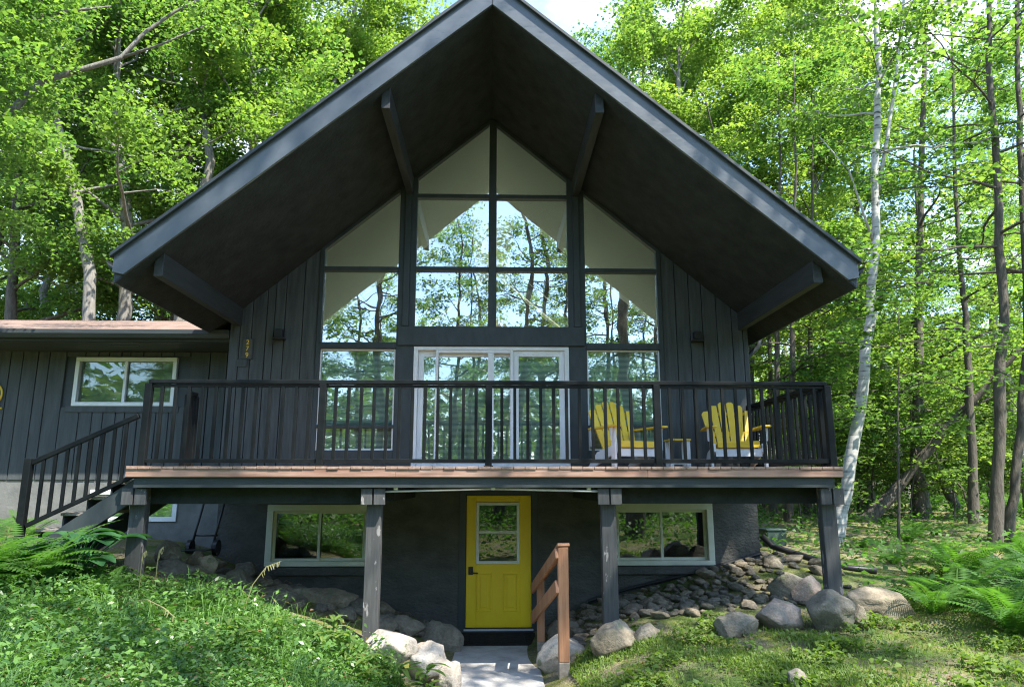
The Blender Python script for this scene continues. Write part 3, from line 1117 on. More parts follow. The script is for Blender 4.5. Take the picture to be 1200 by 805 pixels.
for (a, b) in ((-4.47, -1.365), (1.375, 4.33)):
    for (y0, y1) in ((-2.60, -2.54), (-2.45, -2.39)):
        mb = MB()
        mb.box(a, b, y0, y1, 2.02, DZ - .258)
        mb.build('beam', M['soffit'], deck, .003)
for x in (-1.36, 1.30):
    mb = MB()
    mb.box(x, x + .10, -2.5, -.03, 2.05, DZ - .258)
    mb.build('cross_beam', M['soffit'], deck)
for x in (-4.36, -1.47, 1.44, 4.22):
    mb = MB()
    zb = min(gz(x, -2.7), gz(x - .1, -2.6)) - .25
    mb.box(x - .092, x + .092, -2.752, -2.608, zb, 2.05)
    mb.box(x - .085, x + .085, -2.75, -2.61, 2.05, DZ - .258)
    mb.build('post', M['post'], deck, .006)
    mb = MB()
    for s in (-1, 1):
        mb.box(x + s * .078 - .068, x + s * .078 + .068, -2.875, -2.825, 2.015, DZ - .262)
    mb.build('beam_cap', M['post'], deck, .004)

# railings
def rail_segment(t, a, b, z, posts, n_gap, hand=.09, skip_ends=True, slope=0.0):
    """straight railing from a to b (xy); posts: list of fractions; slope = total rise."""
    a, b = Vector((a[0], a[1], 0)), Vector((b[0], b[1], 0))
    P = lambda f, h: Vector((a.x + (b.x - a.x) * f, a.y + (b.y - a.y) * f, z + slope * f + h))
    m = MB(); m.bar(P(0, 1.045), P(1, 1.045), .075, .05); m.bar(P(0, .995), P(1, .995), .04, .035)
    m.build('top_rail', M['railing'], t, .006)
    m = MB(); m.bar(P(0, .068), P(1, .068), .04, .05); m.build('bottom_rail', M['railing'], t, .004)
    for f in posts:
        m = MB()
        p = P(f, 0)
        m.box(p.x - .042, p.x + .042, p.y - .042, p.y + .042, p.z + .004, p.z + 1.02)
        m.box(p.x - .06, p.x + .06, p.y - .06, p.y + .06, p.z + .002, p.z + .014)
        m.build('railing_post', M['railing'], t, .005)
    for s, f0 in enumerate(posts[:-1]):
        f1 = posts[s + 1]
        for k in range(1, n_gap):
            f = f0 + (f1 - f0) * k / n_gap
            p = P(f, 0)
            m = MB()
            m.box(p.x - .019, p.x + .019, p.y - .019, p.y + .019, p.z + .09, p.z + .985)
            m.build('baluster', M['railing'], t, .003)
fr = thing('deck_railing', 'long black railing with square balusters along the front edge of the deck', 'railing', (0, -2.87, DZ))
rail_segment(fr, (-4.30, -2.87), (4.26, -2.87), DZ, [0, .2525, .4953, .7435, 1.0], 13)
sr = thing('deck_railing', 'short black railing running back along the right side of the deck', 'railing', (4.26, -1.5, DZ))
rail_segment(sr, (4.26, -2.78), (4.26, -.06), DZ, [.04, .98], 17)
lr = thing('deck_railing', 'short black railing return at the left end of the deck beside the stair', 'railing', (-4.30, -2.4, DZ))
rail_segment(lr, (-4.30, -1.72), (-4.30, -1.5), DZ, [.0, 1.0], 2)

# stair on the left
st = thing('deck_stair', 'wooden stair climbing from the ferns to the left end of the deck', 'stair', (-5.2, -2.3, 1.2))
n = 6
rise, run = .19, .27
for k in range(n):
    m = MB()
    zt = DZ - .17 - rise * k
    x1 = -4.42 - run * k
    m.box(x1 - .30, x1, -2.78, -1.72, zt - .04, zt)
    m.build('tread', M['step_wood'], st, .006)
for y in (-2.80, -1.70):
    m = MB()
    m.xz([(-4.36, 2.36), (-4.36, 2.08), (-4.36 - run * 6.2, 2.08 - rise * 6.2), (-4.36 - run * 6.2, 2.36 - rise * 6.2)], y, y + .045)
    m.build('stringer', M['trim'], st, .004)
m = MB()
for k in range(n):
    zt = DZ - .17 - rise * k
    x1 = -4.42 - run * k
    m.box(x1 - .02, x1, -2.74, -1.74, zt - .0, zt + rise - .042)
m.build('riser', M['trim'], st)
hr = thing('stair_railing', 'sloping black handrail with balusters beside the deck stair', 'railing', (-5.0, -2.82, 1.8))
A, B = at(163, 487, -2.83), at(38, 542, -2.83)
m = MB(); m.bar(A, B, .05, .06); m.build('top_rail', M['railing'], hr, .005)
A2, B2 = at(160, 556, -2.83), at(30, 616, -2.83)
m = MB(); m.bar(A2, B2, .04, .05); m.build('bottom_rail', M['railing'], hr, .004)
for k in range(1, 9):
    f = k / 9
    m = MB()
    p, q = A.lerp(B, f), A2.lerp(B2, f)
    m.box(p.x - .018, p.x + .018, p.y - .018, p.y + .018, q.z, p.z)
    m.build('baluster', M['railing'], hr, .003)
m = MB(); m.box(B.x - .08, B.x + .005, -2.875, -2.79, 1.25, B.z + .05); m.build('railing_post', M['railing'], hr, .005)

# rod mounted under the rim, above the door
rod = thing('awning_rod', 'thin jointed metal rod on brackets under the deck above the yellow door', 'rod', (0, -2.80, 2.15))
m = MB(); m.tube([at(448, 576, -2.84), at(578, 572.5, -2.84)], .013, 8); m.build('rod_section', M['metal'], rod, smooth=True)
m = MB(); m.tube([at(578, 572.5, -2.84), at(702, 575.5, -2.84)], .015, 8); m.build('rod_section', M['metal'], rod, smooth=True)
for px in (464, 578, 690):
    q = at(px, 573, -2.84)
    m = MB(); m.box(q.x - .025, q.x + .025, -2.865, -2.815, q.z - .01, q.z + .06); m.build('clip', M['white'], rod, .003)

# ------------------------------------------------------------------ deck furniture
def adirondack(label, loc, rz):
    t = thing('adirondack_chair', label, 'chair', (0, 0, 0), 0, 'yellow chairs on the deck')
    sw = .60
    m = MB()
    # seat slats run across, following the sloping side rails
    for k in range(6):
        f = k / 5
        y = -.37 + f * .52
        z = .385 - f * .12
        m.bar((-sw / 2, y, z), (sw / 2, y, z), .088, .024, (0, .22, 1))
    m.bar((-sw / 2, -.418, .35), (sw / 2, -.418, .35), .03, .085)
    m.build('seat', M['yellow'], t, .005)
    m = MB()
    n = 6
    for k in range(n):
        u = (k - (n - 1) / 2) / ((n - 1) / 2)
        xb, xt = u * .235, u * .335
        top = 1.06 - .13 * u * u
        zb = .25
        yb, yt = .10, .10 + (top - zb) * .42
        wb, wt = .082, .108
        nrm = Vector((0, -1, .42)).normalized()
        poly = [(xb - wb / 2, yb, zb), (xb + wb / 2, yb, zb), (xt + wt / 2, yt, top - .05 * max(u, 0)), (xt + wt * .2, yt + .012, top + .025 - .03 * abs(u)), (xt - wt * .2, yt + .012, top + .025 - .03 * abs(u)), (xt - wt / 2, yt, top - .05 * max(-u, 0))]
        m.prism(poly, -nrm * .024)
    m.bar((-.30, .255, .55), (.30, .255, .55), .03, .07)
    m.bar((-.33, .42, .88), (.33, .42, .88), .02, .05)
    m.build('backrest', M['yellow'], t, .004)
    for s in (-1, 1):
        m = MB()
        x = s * .385
        m.prism([(x - .075, -.50, .60), (x - .04, -.53, .60), (x + .04, -.53, .60), (x + .075, -.50, .60), (x + .065, .0, .60), (x + .03, .34, .60), (x - .05, .34, .60), (x - .07, .0, .60)], (0, 0, .028))
        m.build('armrest', M['yellow'], t, .006)
        m = MB()
        m.box(x - .018, x + .018, -.42, -.31, 0, .598)
        m.prism([(x + s * .02, -.40, .598), (x + s * .02, -.33, .598), (x + s * .02, -.36, .40)], (s * .03, 0, 0))
        m.build('front_leg', M['white'], t, .005)
        m = MB()
        m.prism([(s * .33, -.42, .37), (s * .33, -.42, .25), (s * .33, .42, 0), (s * .33, .56, 0), (s * .33, .20, .26)], (s * .032, 0, 0))
        m.build('rear_leg', M['white'], t, .004)
    m = MB(); m.box(-.33, .33, -.405, -.385, .18, .295); m.build('front_apron', M['white'], t, .004)
    t.location = loc
    t.rotation_euler = (0, 0, rz)
    return t
adirondack('yellow slatted chair with white legs turned sideways in front of the window', (1.98, -1.02, DZ), R(20))
adirondack('yellow slatted chair with white legs against the siding near the right railing', (3.66, -.98, DZ), R(-8))
tb = thing('side_table', 'small yellow topped side table with white legs between the two chairs', 'table', (2.86, -.75, DZ))
m = MB()
for k in range(4):
    m.box(2.69 + k * .087, 2.69 + k * .087 + .081, -.93, -.58, DZ + .44, DZ + .465)
m.build('tabletop', M['yellow'], tb, .004)
for sx in (-1, 1):
    for sy in (-1, 1):
        m = MB()
        m.box(2.86 + sx * .13 - .03, 2.86 + sx * .13 + .03, -.76 + sy * .13 - .018, -.76 + sy * .13 + .018, DZ, DZ + .438)
        m.build('leg', M['white'], tb, .004)
m = MB(); m.box(2.76, 2.96, -.9, -.62, DZ + .08, DZ + .10); m.build('shelf', M['white'], tb, .003)

# ------------------------------------------------------------------ wooden hand rail beside the walk, door mat
wh = thing('wooden_handrail', 'reddish cedar handrail on two posts beside the walk to the yellow door', 'handrail', (.75, -2.3, 0))
N_, F_ = Vector((.84, -2.92, 0)), Vector((.655, -1.62, 0))
def cpost(c, top, w, zb):
    m = MB()
    m.prism([(c.x - w / 2, c.y - w / 2, zb + .2), (c.x + w / 2, c.y - w / 2, zb + .2), (c.x + w / 2, c.y + w / 2, zb + .2), (c.x - w / 2, c.y + w / 2, zb + .2)], (0, 0, top - zb - .2))
    o = m.build('post', M['cedar'], wh, .006)
    m = MB()
    m.box(c.x - w / 2 - .001, c.x + w / 2 + .001, c.y - w / 2 - .001, c.y + w / 2 + .001, zb - .15, zb + .199)
    m.build('post_foot', M['step_wood'], o, .006)
cpost(N_, 1.52, .125, .03)
cpost(F_, .98, .10, -.02)
dirn = (N_ - F_)
k_ = .62 / dirn.length
p0 = F_ + dirn.normalized() * -.14
p1 = N_ + dirn.normalized() * .06
zc = lambda p: .99 + (p - F_).dot(dirn.normalized()) * .41
m = MB(); m.bar(Vector((p0.x, p0.y, zc(p0))), Vector((p1.x, p1.y, zc(p1))), .15, .038); m.build('cap_rail', M['cedar'], wh, .005)
m = MB()
off = Vector((-.085, 0, 0))
m.bar(Vector((p0.x, p0.y, zc(p0) - .10)) + off, Vector((p1.x, p1.y, zc(p1) - .10)) + off, .038, .12)
m.build('side_rail', M['cedar'], wh, .004)
m = MB(); m.bar(Vector((p0.x, p0.y, zc(p0) - .48)) + off, Vector((p1.x, p1.y, zc(p1) - .48)) + off, .038, .15); m.build('middle_rail', M['cedar'], wh, .004)

mt = thing('door_mat', 'black rubber door mat lying in front of the yellow door', 'mat', (.09, -.5, -.02))
m = MB()
m.box(-.50, .66, -.92, -.08, -.024, -.008)
m.build('mat_base', M['mat_rubber'], mt, .004)
m = MB()
for k in range(26):
    y = -.80 + k * .024
    m.box(-.34, .50, y, y + .012, -.007, .002)
m.build('ribbed_panel', M['mat_rubber'], mt)

# ------------------------------------------------------------------ corner bits at the right and left of the house
dp = MB()
path = [at(893, 628, .3), at(905, 640, .2), at(940, 651, -.2), at(985, 665, -.5), at(1028, 676, -.8)]
path[-1].z = gz(path[-1].x, path[-1].y) + .05
dp.tube(path, .05, 10)
tag(dp.build('drain_pipe', M['black'], None, smooth=True), 'black drain pipe slanting from the house corner onto the lawn', 'pipe')
ub = thing('utility_box', 'green metal utility box behind the right corner of the house', 'utility box', (5.25, 3.2, 1.1))
q0, q1 = at(901, 655, 3.2), at(918, 622, 3.2)
m = MB(); m.box(q0.x, q1.x + .05, 3.2, 3.7, 1.0, q1.z); m.build('cabinet', M['green_box'], ub, .01)
m = MB(); m.box(q0.x - .02, q1.x + .07, 3.18, 3.72, q1.z, q1.z + .04); m.build('lid', M['green_box'], ub, .008)

ht = thing('hand_truck', 'black hand truck leaning under the deck beside the basement wall', 'hand truck', at(240, 655, -.3))
hb = at(240, 650, -.3)
zg = gz(hb.x, -.3)
m = MB()
for dx in (-.16, .16):
    m.tube([(hb.x + dx, -.45, zg + .12), (hb.x + dx + .04, -.08, zg + 1.0)], .018, 8)
for h in (.30,):
    m.tube([(hb.x - .16 + .02, -.35 + .25 * (h - .35), zg + h), (hb.x + .2, -.35 + .25 * (h - .35), zg + h)], .013, 8)
m.build('frame', M['black'], ht, smooth=True)
m = MB(); m.box(hb.x - .18, hb.x + .18, -.75, -.46, zg + .10, zg + .112); m.build('toe_plate', M['black'], ht)
for dx in (-.2, .2):
    m = MB(); m.tube([(hb.x + dx - .03, -.38, zg + .12), (hb.x + dx + .03, -.38, zg + .12)], .12, 16); m.build('wheel', M['black'], ht)
m = MB(); m.tube([(hb.x + .05, -.08, zg + .95), (hb.x + .21, -.07, zg + 1.02)], .02, 8); m.build('grip', M['straw'], ht)

# ------------------------------------------------------------------ rocks
def rock_mesh(name, seed, sub=3, rough=.34, flat=.75, blocky=.85):
    bm = bmesh.new()
    bmesh.ops.create_icosphere(bm, subdivisions=sub, radius=1)
    off = Vector((seed * 3.1, seed * 1.7, seed * 5.3))
    rr = random.Random(seed)
    planes = [(Vector((rr.gauss(0, 1), rr.gauss(0, 1), rr.gauss(0, .7))).normalized(), rr.uniform(.58, .9)) for _ in range(12)]
    for v in bm.verts:
        d = v.co.normalized()
        r = 1 + rough * mnoise.noise(d * 1.3 + off) + rough * .45 * mnoise.noise(d * 3.1 + off) + rough * .2 * mnoise.noise(d * 8 + off)
        p = d * r
        for nrm, lim in planes:
            e_ = p.dot(nrm) - lim
            if e_ > 0:
                p -= nrm * e_ * (.6 + .4 * blocky)
        p *= 1 + .022 * mnoise.noise(d * 6 + off) + .014 * mnoise.noise(d * 15 + off)
        v.co = Vector((p.x, p.y, p.z * flat))
    me = bpy.data.meshes.new(name)
    bm.to_mesh(me)
    bm.free()
    me.polygons.foreach_set('use_smooth', [True] * len(me.polygons))
    return me

def boulder(label, px0, px1, pyt, pyb, Y, mat, seed, name='boulder', depth=.8, group=None, rz=None):
    """a stone whose outline spans the given photo columns/rows at distance Y"""
    a, b = at(px0, (pyt + pyb) / 2, Y), at(px1, (pyt + pyb) / 2, Y)
    t = at((px0 + px1) / 2, pyt, Y)
    bt = at((px0 + px1) / 2, pyb, Y)
    me = rock_mesh(name, seed, 4)
    me.materials.append(M[mat])
    co = np.empty(len(me.vertices) * 3)
    me.vertices.foreach_get('co', co)
    co = co.reshape(-1, 3)
    co = (co - (co.max(0) + co.min(0)) / 2) / ((co.max(0) - co.min(0)) / 2)
    w, h = (b.x - a.x) / 2, (t.z - bt.z) / 2 + .05
    co *= np.array([w, w * depth, h])
    me.vertices.foreach_set('co', co.reshape(-1))
    me.update()
    o = bpy.data.objects.new(name, me)
    C.objects.link(o)
    o.location = ((a.x + b.x) / 2, Y, (t.z + bt.z) / 2 - .05)
    return tag(o, label, 'boulder', group)
boulder('large rounded grey boulder in front of the right corner post of the deck', 944, 1000, 690, 736, -3.35, 'rock_grey', 21)
boulder('long low tan boulder right of the corner post, partly behind the rounded one', 983, 1069, 687, 734, -2.9, 'rock_tan', 22, depth=.6)
boulder('pinkish half buried boulder left of the large rounded boulder', 886, 939, 702, 732, -3.2, 'rock_pink', 23)
boulder('flat grey stone at the lawn edge left of the pinkish boulder', 838, 890, 717, 741, -3.3, 'rock_grey', 24, depth=.7)
boulder('small tan stone wedged between two large boulders by the corner post', 994, 1015, 706, 728, -3.3, 'rock_tan', 25)
boulder('wide dark grey boulder under the deck left of the corner post', 898, 950, 669, 704, -1.9, 'rock_grey', 26)
boulder('brown boulder under the deck touching the left side of the corner post', 926, 965, 674, 706, -2.2, 'rock_pink', 27)
boulder('tan slanting boulder at the foot of the middle post right of the door', 690, 748, 727, 763, -3.05, 'rock_tan', 28)
boulder('grey stone beside the tan boulder at the foot of the middle post', 738, 778, 729, 755, -3.0, 'rock_grey', 29)
boulder('whitish boulder behind the front post of the cedar handrail', 628, 694, 744, 792, -2.45, 'rock_pale', 30, depth=.6)
boulder('pale sunlit boulder at the top of the edging left of the walk', 425, 492, 737, 775, -2.95, 'rock_pale', 31)
boulder('pale sunlit boulder second in the edging left of the walk', 478, 524, 752, 790, -3.05, 'rock_pale', 32)
boulder('small pale boulder at the lower end of the edging beside the walk', 508, 541, 771, 802, -3.05, 'rock_pale', 33)
boulder('rounded grey boulder against the wall just left of the yellow door', 486, 544, 727, 774, -1.2, 'rock_grey', 34, depth=.7)
boulder('flat shaded boulder stacked behind the left middle post', 447, 500, 719, 748, -1.3, 'rock_grey', 35)
boulder('low tan boulder half hidden under the left basement window', 340, 420, 688, 712, -1.0, 'rock_tan', 36, depth=.4)
boulder('flat grey boulder left of the low tan boulder under the window', 300, 345, 690, 714, -1.7, 'rock_grey', 37)
boulder('slab shaped stone lying under the deck next to the left corner post', 180, 215, 632, 650, -1.5, 'rock_grey', 38)
boulder('rounded brown stone under the left end of the deck', 216, 242, 645, 664, -1.3, 'rock_tan', 39)
boulder('brown stone in front of the hand truck under the deck', 232, 256, 650, 674, -1.6, 'rock_tan', 40)
boulder('mossy flat boulder behind the ferns by the left corner post', 176, 232, 654, 684, -1.9, 'rock_dark', 41)
boulder('dark stone right of the hand truck at the basement wall', 258, 300, 664, 688, -1.5, 'rock_dark', 42)
boulder('small flat grey stone lying alone on the right lawn', 924, 948, 783, 795, -5.0, 'rock_grey', 43)
boulder('long shaded boulder against the wall right of the cedar handrail', 592 + 48, 684, 726, 752, -1.6, 'rock_dark', 44)

ROCKS = [rock_mesh('rubble_stone', 100 + k, 3, .3, .7) for k in range(6)]
rm = ['rock_grey', 'rock_tan', 'rock_tan', 'rock_dark', 'rock_grey', 'rock_tan']
for me, mm in zip(ROCKS, rm):
    me.materials.append(M[mm])
def rubble(poly_fn, count, smin, smax, label, group, seed):
    rr = random.Random(seed)
    placed = []
    tries = 0
    while len(placed) < count and tries < 12000:
        tries += 1
        x, y = poly_fn(rr)
        s = smin + (smax - smin) * rr.random() ** 2
        if any((x - a) ** 2 + (y - b) ** 2 < ((s + c) * .66) ** 2 for a, b, c in placed):
            continue
        placed.append((x, y, s))
        o = bpy.data.objects.new('rubble_stone', rr.choice(ROCKS))
        C.objects.link(o)
        o.location = (x, y, gz(x, y) + s * .22)
        o.rotation_euler = (rr.uniform(-.3, .3), rr.uniform(-.3, .3), rr.uniform(0, 6.28))
        o.scale = (s * rr.uniform(.85, 1.3), s * rr.uniform(.7, 1.0), s * rr.uniform(.5, .8))
        tag(o, label, 'stone', group)
def bed_right(rr):
    x = rr.uniform(.85, 4.3)
    y = rr.uniform(-2.55 + .12 * abs(x - 2.6), -.15)
    return x, y
def bed_left(rr):
    x = rr.uniform(-4.2, -.75)
    return x, rr.uniform(-1.9, -.15)
def bed_corner(rr):
    return rr.uniform(4.2, 5.2), rr.uniform(-1.6, 2.0)
rubble(bed_right, 250, .065, .155, 'rough rubble stone in the bed below the right basement window', 'rubble stones under the right window', 51)
rubble(bed_left, 75, .09, .24, 'rough rubble stone in the shaded bed below the left basement window', 'rubble stones under the left window', 52)
rubble(bed_corner, 22, .07, .2, 'rough rubble stone at the right corner of the basement wall', 'rubble stones at the house corner', 53)

# ------------------------------------------------------------------ trees
def grow(seed, H, r0, base=.35, spread=3.2, limbs=16, subs=4, sprays=5, leaves=46, leaf=.15, spray_r=.55, flat=.16, tilt=.55,
         path=None, wobble=.25, rise=.6, sides=9, droop=.12, fork=None, top_taper=.12):
    """one tree: (bark MB, leaf quads) in local coordinates, foot at the origin"""
    rr = random.Random(seed)
    rng = np.random.default_rng(seed)
    bark = MB()
    if path is None:
        n = 9
        path, x, y = [], 0, 0
        for i in range(n):
            path.append(Vector((x, y, H * i / (n - 1))))
            x += rr.gauss(0, wobble)
            y += rr.gauss(0, wobble)
    n = len(path)
    Ht = path[-1].z
    rad = [r0 * (1.25 if i == 0 else 1) * (1 - (1 - top_taper) * (i / (n - 1)) ** 1.1) for i in range(n)]
    fine, frad = [], []
    for i in range(n - 1):
        for k in range(3):
            f = k / 3
            p = path[i].lerp(path[i + 1], f)
            fine.append(p + Vector((rr.gauss(0, r0 * .12), rr.gauss(0, r0 * .12), 0)) * (1 if i or k else 0))
            frad.append((rad[i] * (1 - f) + rad[i + 1] * f) * rr.uniform(.94, 1.06))
    fine.append(path[-1])
    frad.append(rad[-1])
    fine.insert(0, path[0] - Vector((0, 0, .5)))
    frad.insert(0, frad[0] * 1.15)
    bark.tube(fine, frad, sides)
    def on_trunk(f):
        z = f * (n - 1)
        i = min(int(z), n - 2)
        return path[i].lerp(path[i + 1], z - i), rad[i] * (1 - (z - i)) + rad[i + 1] * (z - i)
    pts = []
    for l in range(limbs):
        f = base + (1 - base) * (l + rr.random()) / limbs
        f = min(f, .985)
        p, r = on_trunk(f)
        az = l * 2.399 + rr.gauss(0, .4)
        q = (f - base) / (1 - base)
        ln = spread * (.55 + .6 * math.sin(math.pi * min(.95, .22 + .75 * q))) * rr.uniform(.75, 1.15)
        el = rise * (.5 + .9 * q) + rr.gauss(0, .12)
        d = Vector((math.cos(az) * math.cos(el), math.sin(az) * math.cos(el), math.sin(el)))
        lp = [p]
        m_ = 6
        cur = p.copy()
        for k in range(m_):
            d2 = (d + Vector((rr.gauss(0, .16), rr.gauss(0, .16), rr.gauss(0, .1) - droop * k / m_))).normalized()
            cur = cur + d2 * ln / m_
            lp.append(cur.copy())
        lr = [max(.012, r * .45 * (1 - .85 * k / m_)) for k in range(m_ + 1)]
        bark.tube(lp, lr, 5, False)
        for s_ in range(subs):
            k = rr.randint(2, m_)
            b0 = lp[k]
            sd = (d + Vector((rr.gauss(0, .8), rr.gauss(0, .8), rr.gauss(.05, .3)))).normalized()
            sl = ln * rr.uniform(.22, .45)
            b1 = b0 + sd * sl * .5 + Vector((0, 0, .05))
            b2 = b0 + sd * sl - Vector((0, 0, sl * droop))
            bark.tube([b0, b1, b2], [lr[k] * .6, .012, .007], 4, False)
            for w in range(sprays):
                t = rr.uniform(.3, 1.1)
                pts.append(b0.lerp(b2, t) + Vector((rr.gauss(0, .14), rr.gauss(0, .14), rr.gauss(0, .10))))
        pts.append(lp[-1])
    pts = np.array([tuple(p) for p in pts])
    m_ = len(pts)
    cnt = rng.integers(int(leaves * .6), int(leaves * 1.4) + 1, m_)
    idx = np.repeat(np.arange(m_), cnt)
    nn = len(idx)
    sc = rng.uniform(.7, 1.3, m_)[idx][:, None]
    rad_ = np.sqrt(rng.random(nn)) * spray_r
    an = rng.uniform(0, 2 * np.pi, nn)
    off = np.stack([np.cos(an) * rad_, np.sin(an) * rad_, rng.normal(0, flat * spray_r, nn) - .25 * rad_ ** 2 / spray_r], 1) * sc
    tlt = rng.normal(0, .25, (m_, 2))
    off[:, 2] += (off[:, :2] * tlt[idx]).sum(1)
    P = pts[idx] + off
    P[:, 2] = np.maximum(P[:, 2], .15)
    Q = leaf_quads(P, leaf, leaf * .8, tilt, rng)
    return bark, Q

class Variant:
    def __init__(s, name, leafmat, barkmat, **kw):
        bark, Q = grow(**kw)
        me = bpy.data.meshes.new(name + '_bark')
        me.from_pydata(bark.v, [], bark.f)
        me.polygons.foreach_set('use_smooth', [True] * len(me.polygons))
        me.materials.append(M[barkmat])
        s.bark = me
        s.crown = quads_mesh(name + '_leaves', Q, M[leafmat])
    def plant(s, name, label, x, y, rz=0., sc=1., group=None, cat='tree', z=None, szz=None):
        o = bpy.data.objects.new(name, None)
        o.empty_display_size = .3
        C.objects.link(o)
        o.location = (x, y, gz(x, y) if z is None else z)
        o.rotation_euler = (0, 0, rz)
        o.scale = (sc, sc, szz or sc)
        tag(o, label, cat, group)
        for nm, me in (('trunk', s.bark), ('crown', s.crown)):
            c = bpy.data.objects.new(nm, me)
            C.objects.link(c)
            c.parent = o
        return o

maple = [
    Variant('maple', 'leaf', 'bark_grey', seed=201, H=19, r0=.24, base=.28, spread=4.0, limbs=20, subs=5, sprays=5, leaves=66, leaf=.125, spray_r=.66, rise=.75),
    Variant('maple', 'leaf_light', 'bark_grey', seed=202, H=20, r0=.22, base=.30, spread=3.8, limbs=20, subs=5, sprays=5, leaves=66, leaf=.125, spray_r=.66, rise=.8),
    Variant('maple', 'leaf', 'bark', seed=203, H=18, r0=.20, base=.20, spread=3.6, limbs=20, subs=5, sprays=5, leaves=62, leaf=.125, spray_r=.64, rise=.6, flat=.2),
]
beech = [
    Variant('beech', 'leaf', 'bark', seed=211, H=17, r0=.17, base=.28, spread=3.6, limbs=24, subs=4, sprays=4, leaves=42, leaf=.12, spray_r=.62, flat=.08, tilt=.38, rise=.25, droop=.2),
    Variant('beech', 'leaf_light', 'bark', seed=212, H=15, r0=.14, base=.26, spread=3.3, limbs=24, subs=4, sprays=4, leaves=42, leaf=.12, spray_r=.60, flat=.08, tilt=.38, rise=.2, droop=.2),
    Variant('beech', 'leaf_dark', 'bark', seed=213, H=18, r0=.19, base=.22, spread=3.8, limbs=24, subs=4, sprays=4, leaves=42, leaf=.125, spray_r=.62, flat=.1, tilt=.42, rise=.3, droop=.15),
]
sapling = [
    Variant('sapling', 'leaf_light', 'bark', seed=221, H=5.5, r0=.035, base=.18, spread=1.5, limbs=14, subs=3, sprays=3, leaves=22, leaf=.13, spray_r=.42, flat=.07, tilt=.35, rise=.25, sides=6),
    Variant('sapling', 'leaf', 'bark', seed=222, H=4.2, r0=.03, base=.15, spread=1.4, limbs=12, subs=3, sprays=3, leaves=22, leaf=.13, spray_r=.42, flat=.07, tilt=.35, rise=.2, sides=6),
]
sparse = [
    Variant('thin_tree', 'leaf_dark', 'bark', seed=231, H=20, r0=.20, base=.25, spread=2.6, limbs=22, subs=3, sprays=3, leaves=20, leaf=.17, spray_r=.55, flat=.12, tilt=.45, rise=.3),
    Variant('thin_tree', 'leaf', 'bark', seed=232, H=17, r0=.17, base=.30, spread=3.0, limbs=18, subs=3, sprays=3, leaves=22, leaf=.17, spray_r=.6, flat=.15, tilt=.5, rise=.5),
]

rr = random.Random(77)
# behind the house on the left: individually placed
def px_x(px, Y):
    return at(px, 500, Y).x
def bg_tree(v, label, px, Y, rz, sc, group=None, name='maple_tree'):
    return v.plant(name, label, px_x(px, Y), Y, rz, sc, group)

LG, RG = 'tall maples behind the low wing', 'forest trees beyond the right side of the house'
LLAB = 'tall leafy maple in the wood behind the low wing and the left roof slope'
RLAB = 'leafy forest tree with a dark trunk in the wood right of the house'
bg_tree(maple[0], 'grey trunked maple rising behind the shingled wing roof left of the eave', 112, 8.5, .4, 1.0)
bg_tree(maple[1], 'light green maple behind the left roof slope with its trunk showing over the rake', 240, 10.0, 2.1, 1.05)
bg_tree(maple[2], 'leafy maple at the left edge of the photo behind the wing', 8, 9.0, 4.0, 1.0)
for px, Y, v, sc in ((60, 14, 1, 1.0), (165, 15, 0, 1.1), (300, 16, 1, 1.1), (395, 17, 0, 1.05), (452, 18, 1, 1.08), (350, 13, 1, 1.0), (180, 11.5, 2, 1.0), (-60, 14, 2, 1.0), (30, 22, 1, 1.1), (215, 23, 1, 1.15), (345, 24, 1, 1.1), (455, 25, 2, .95),
                    (50, 34, 2, 1.1), (240, 36, 2, 1.1), (420, 36, 1, 1.1),
                    (0, 48, 1, 1.2), (100, 50, 1, 1.2), (190, 49, 2, 1.2), (300, 50, 1, 1.2), (390, 50, 1, 1.2)):
    bg_tree(maple[v], LLAB, px, Y, rr.uniform(0, 6.28), sc * rr.uniform(.93, 1.07), LG)
# right of the house
for px, Y, v, sc in ((805, 12.5, 4, 1.12), (742, 20, 3, 1.12), (770, 15, 0, 1.0), (845, 19, 4, 1.15), (935, 17, 3, 1.05), (1055, 18, 4, 1.0), (1195, 17, 3, 1.05), (860, 13, 1, 1.0),  (1010, 12, 4, 1.0), (1110, 13, 1, 1.1),
                    (740, 22, 1, 1.1), (810, 23, 2, 1.1),
                    (760, 31, 3, 1.1),
                    (720, 44, 4, 1.1), (800, 42, 2, 1.2), (930, 48, 3, 1.2), (1100, 48, 1, 1.2), (1230, 48, 4, 1.2)):
    vv = (beech + maple[:2])[v] if v < 3 else maple[v - 3]
    bg_tree(vv, RLAB, px, Y, rr.uniform(0, 6.28), sc * rr.uniform(.93, 1.07), RG, 'forest_tree')
edge = Variant('edge_tree', 'leaf_light', 'bark', seed=251, H=13, r0=.14, base=.05, spread=3.6, limbs=24, subs=4, sprays=4, leaves=44, leaf=.15, spray_r=.7, flat=.1, tilt=.45, rise=.25)
for k, px in enumerate((845, 890, 930, 975, 1015, 1060, 1100, 1145, 1190, 1235)):
    Y = 35 + (k * 7 % 5) * 1.6
    bg_tree(edge, 'bushy sunlit tree at the far edge of the clearing behind the right forest', px, Y, rr.uniform(0, 6.28), rr.uniform(.85, 1.2), 'sunlit trees behind the clearing', 'edge_tree')
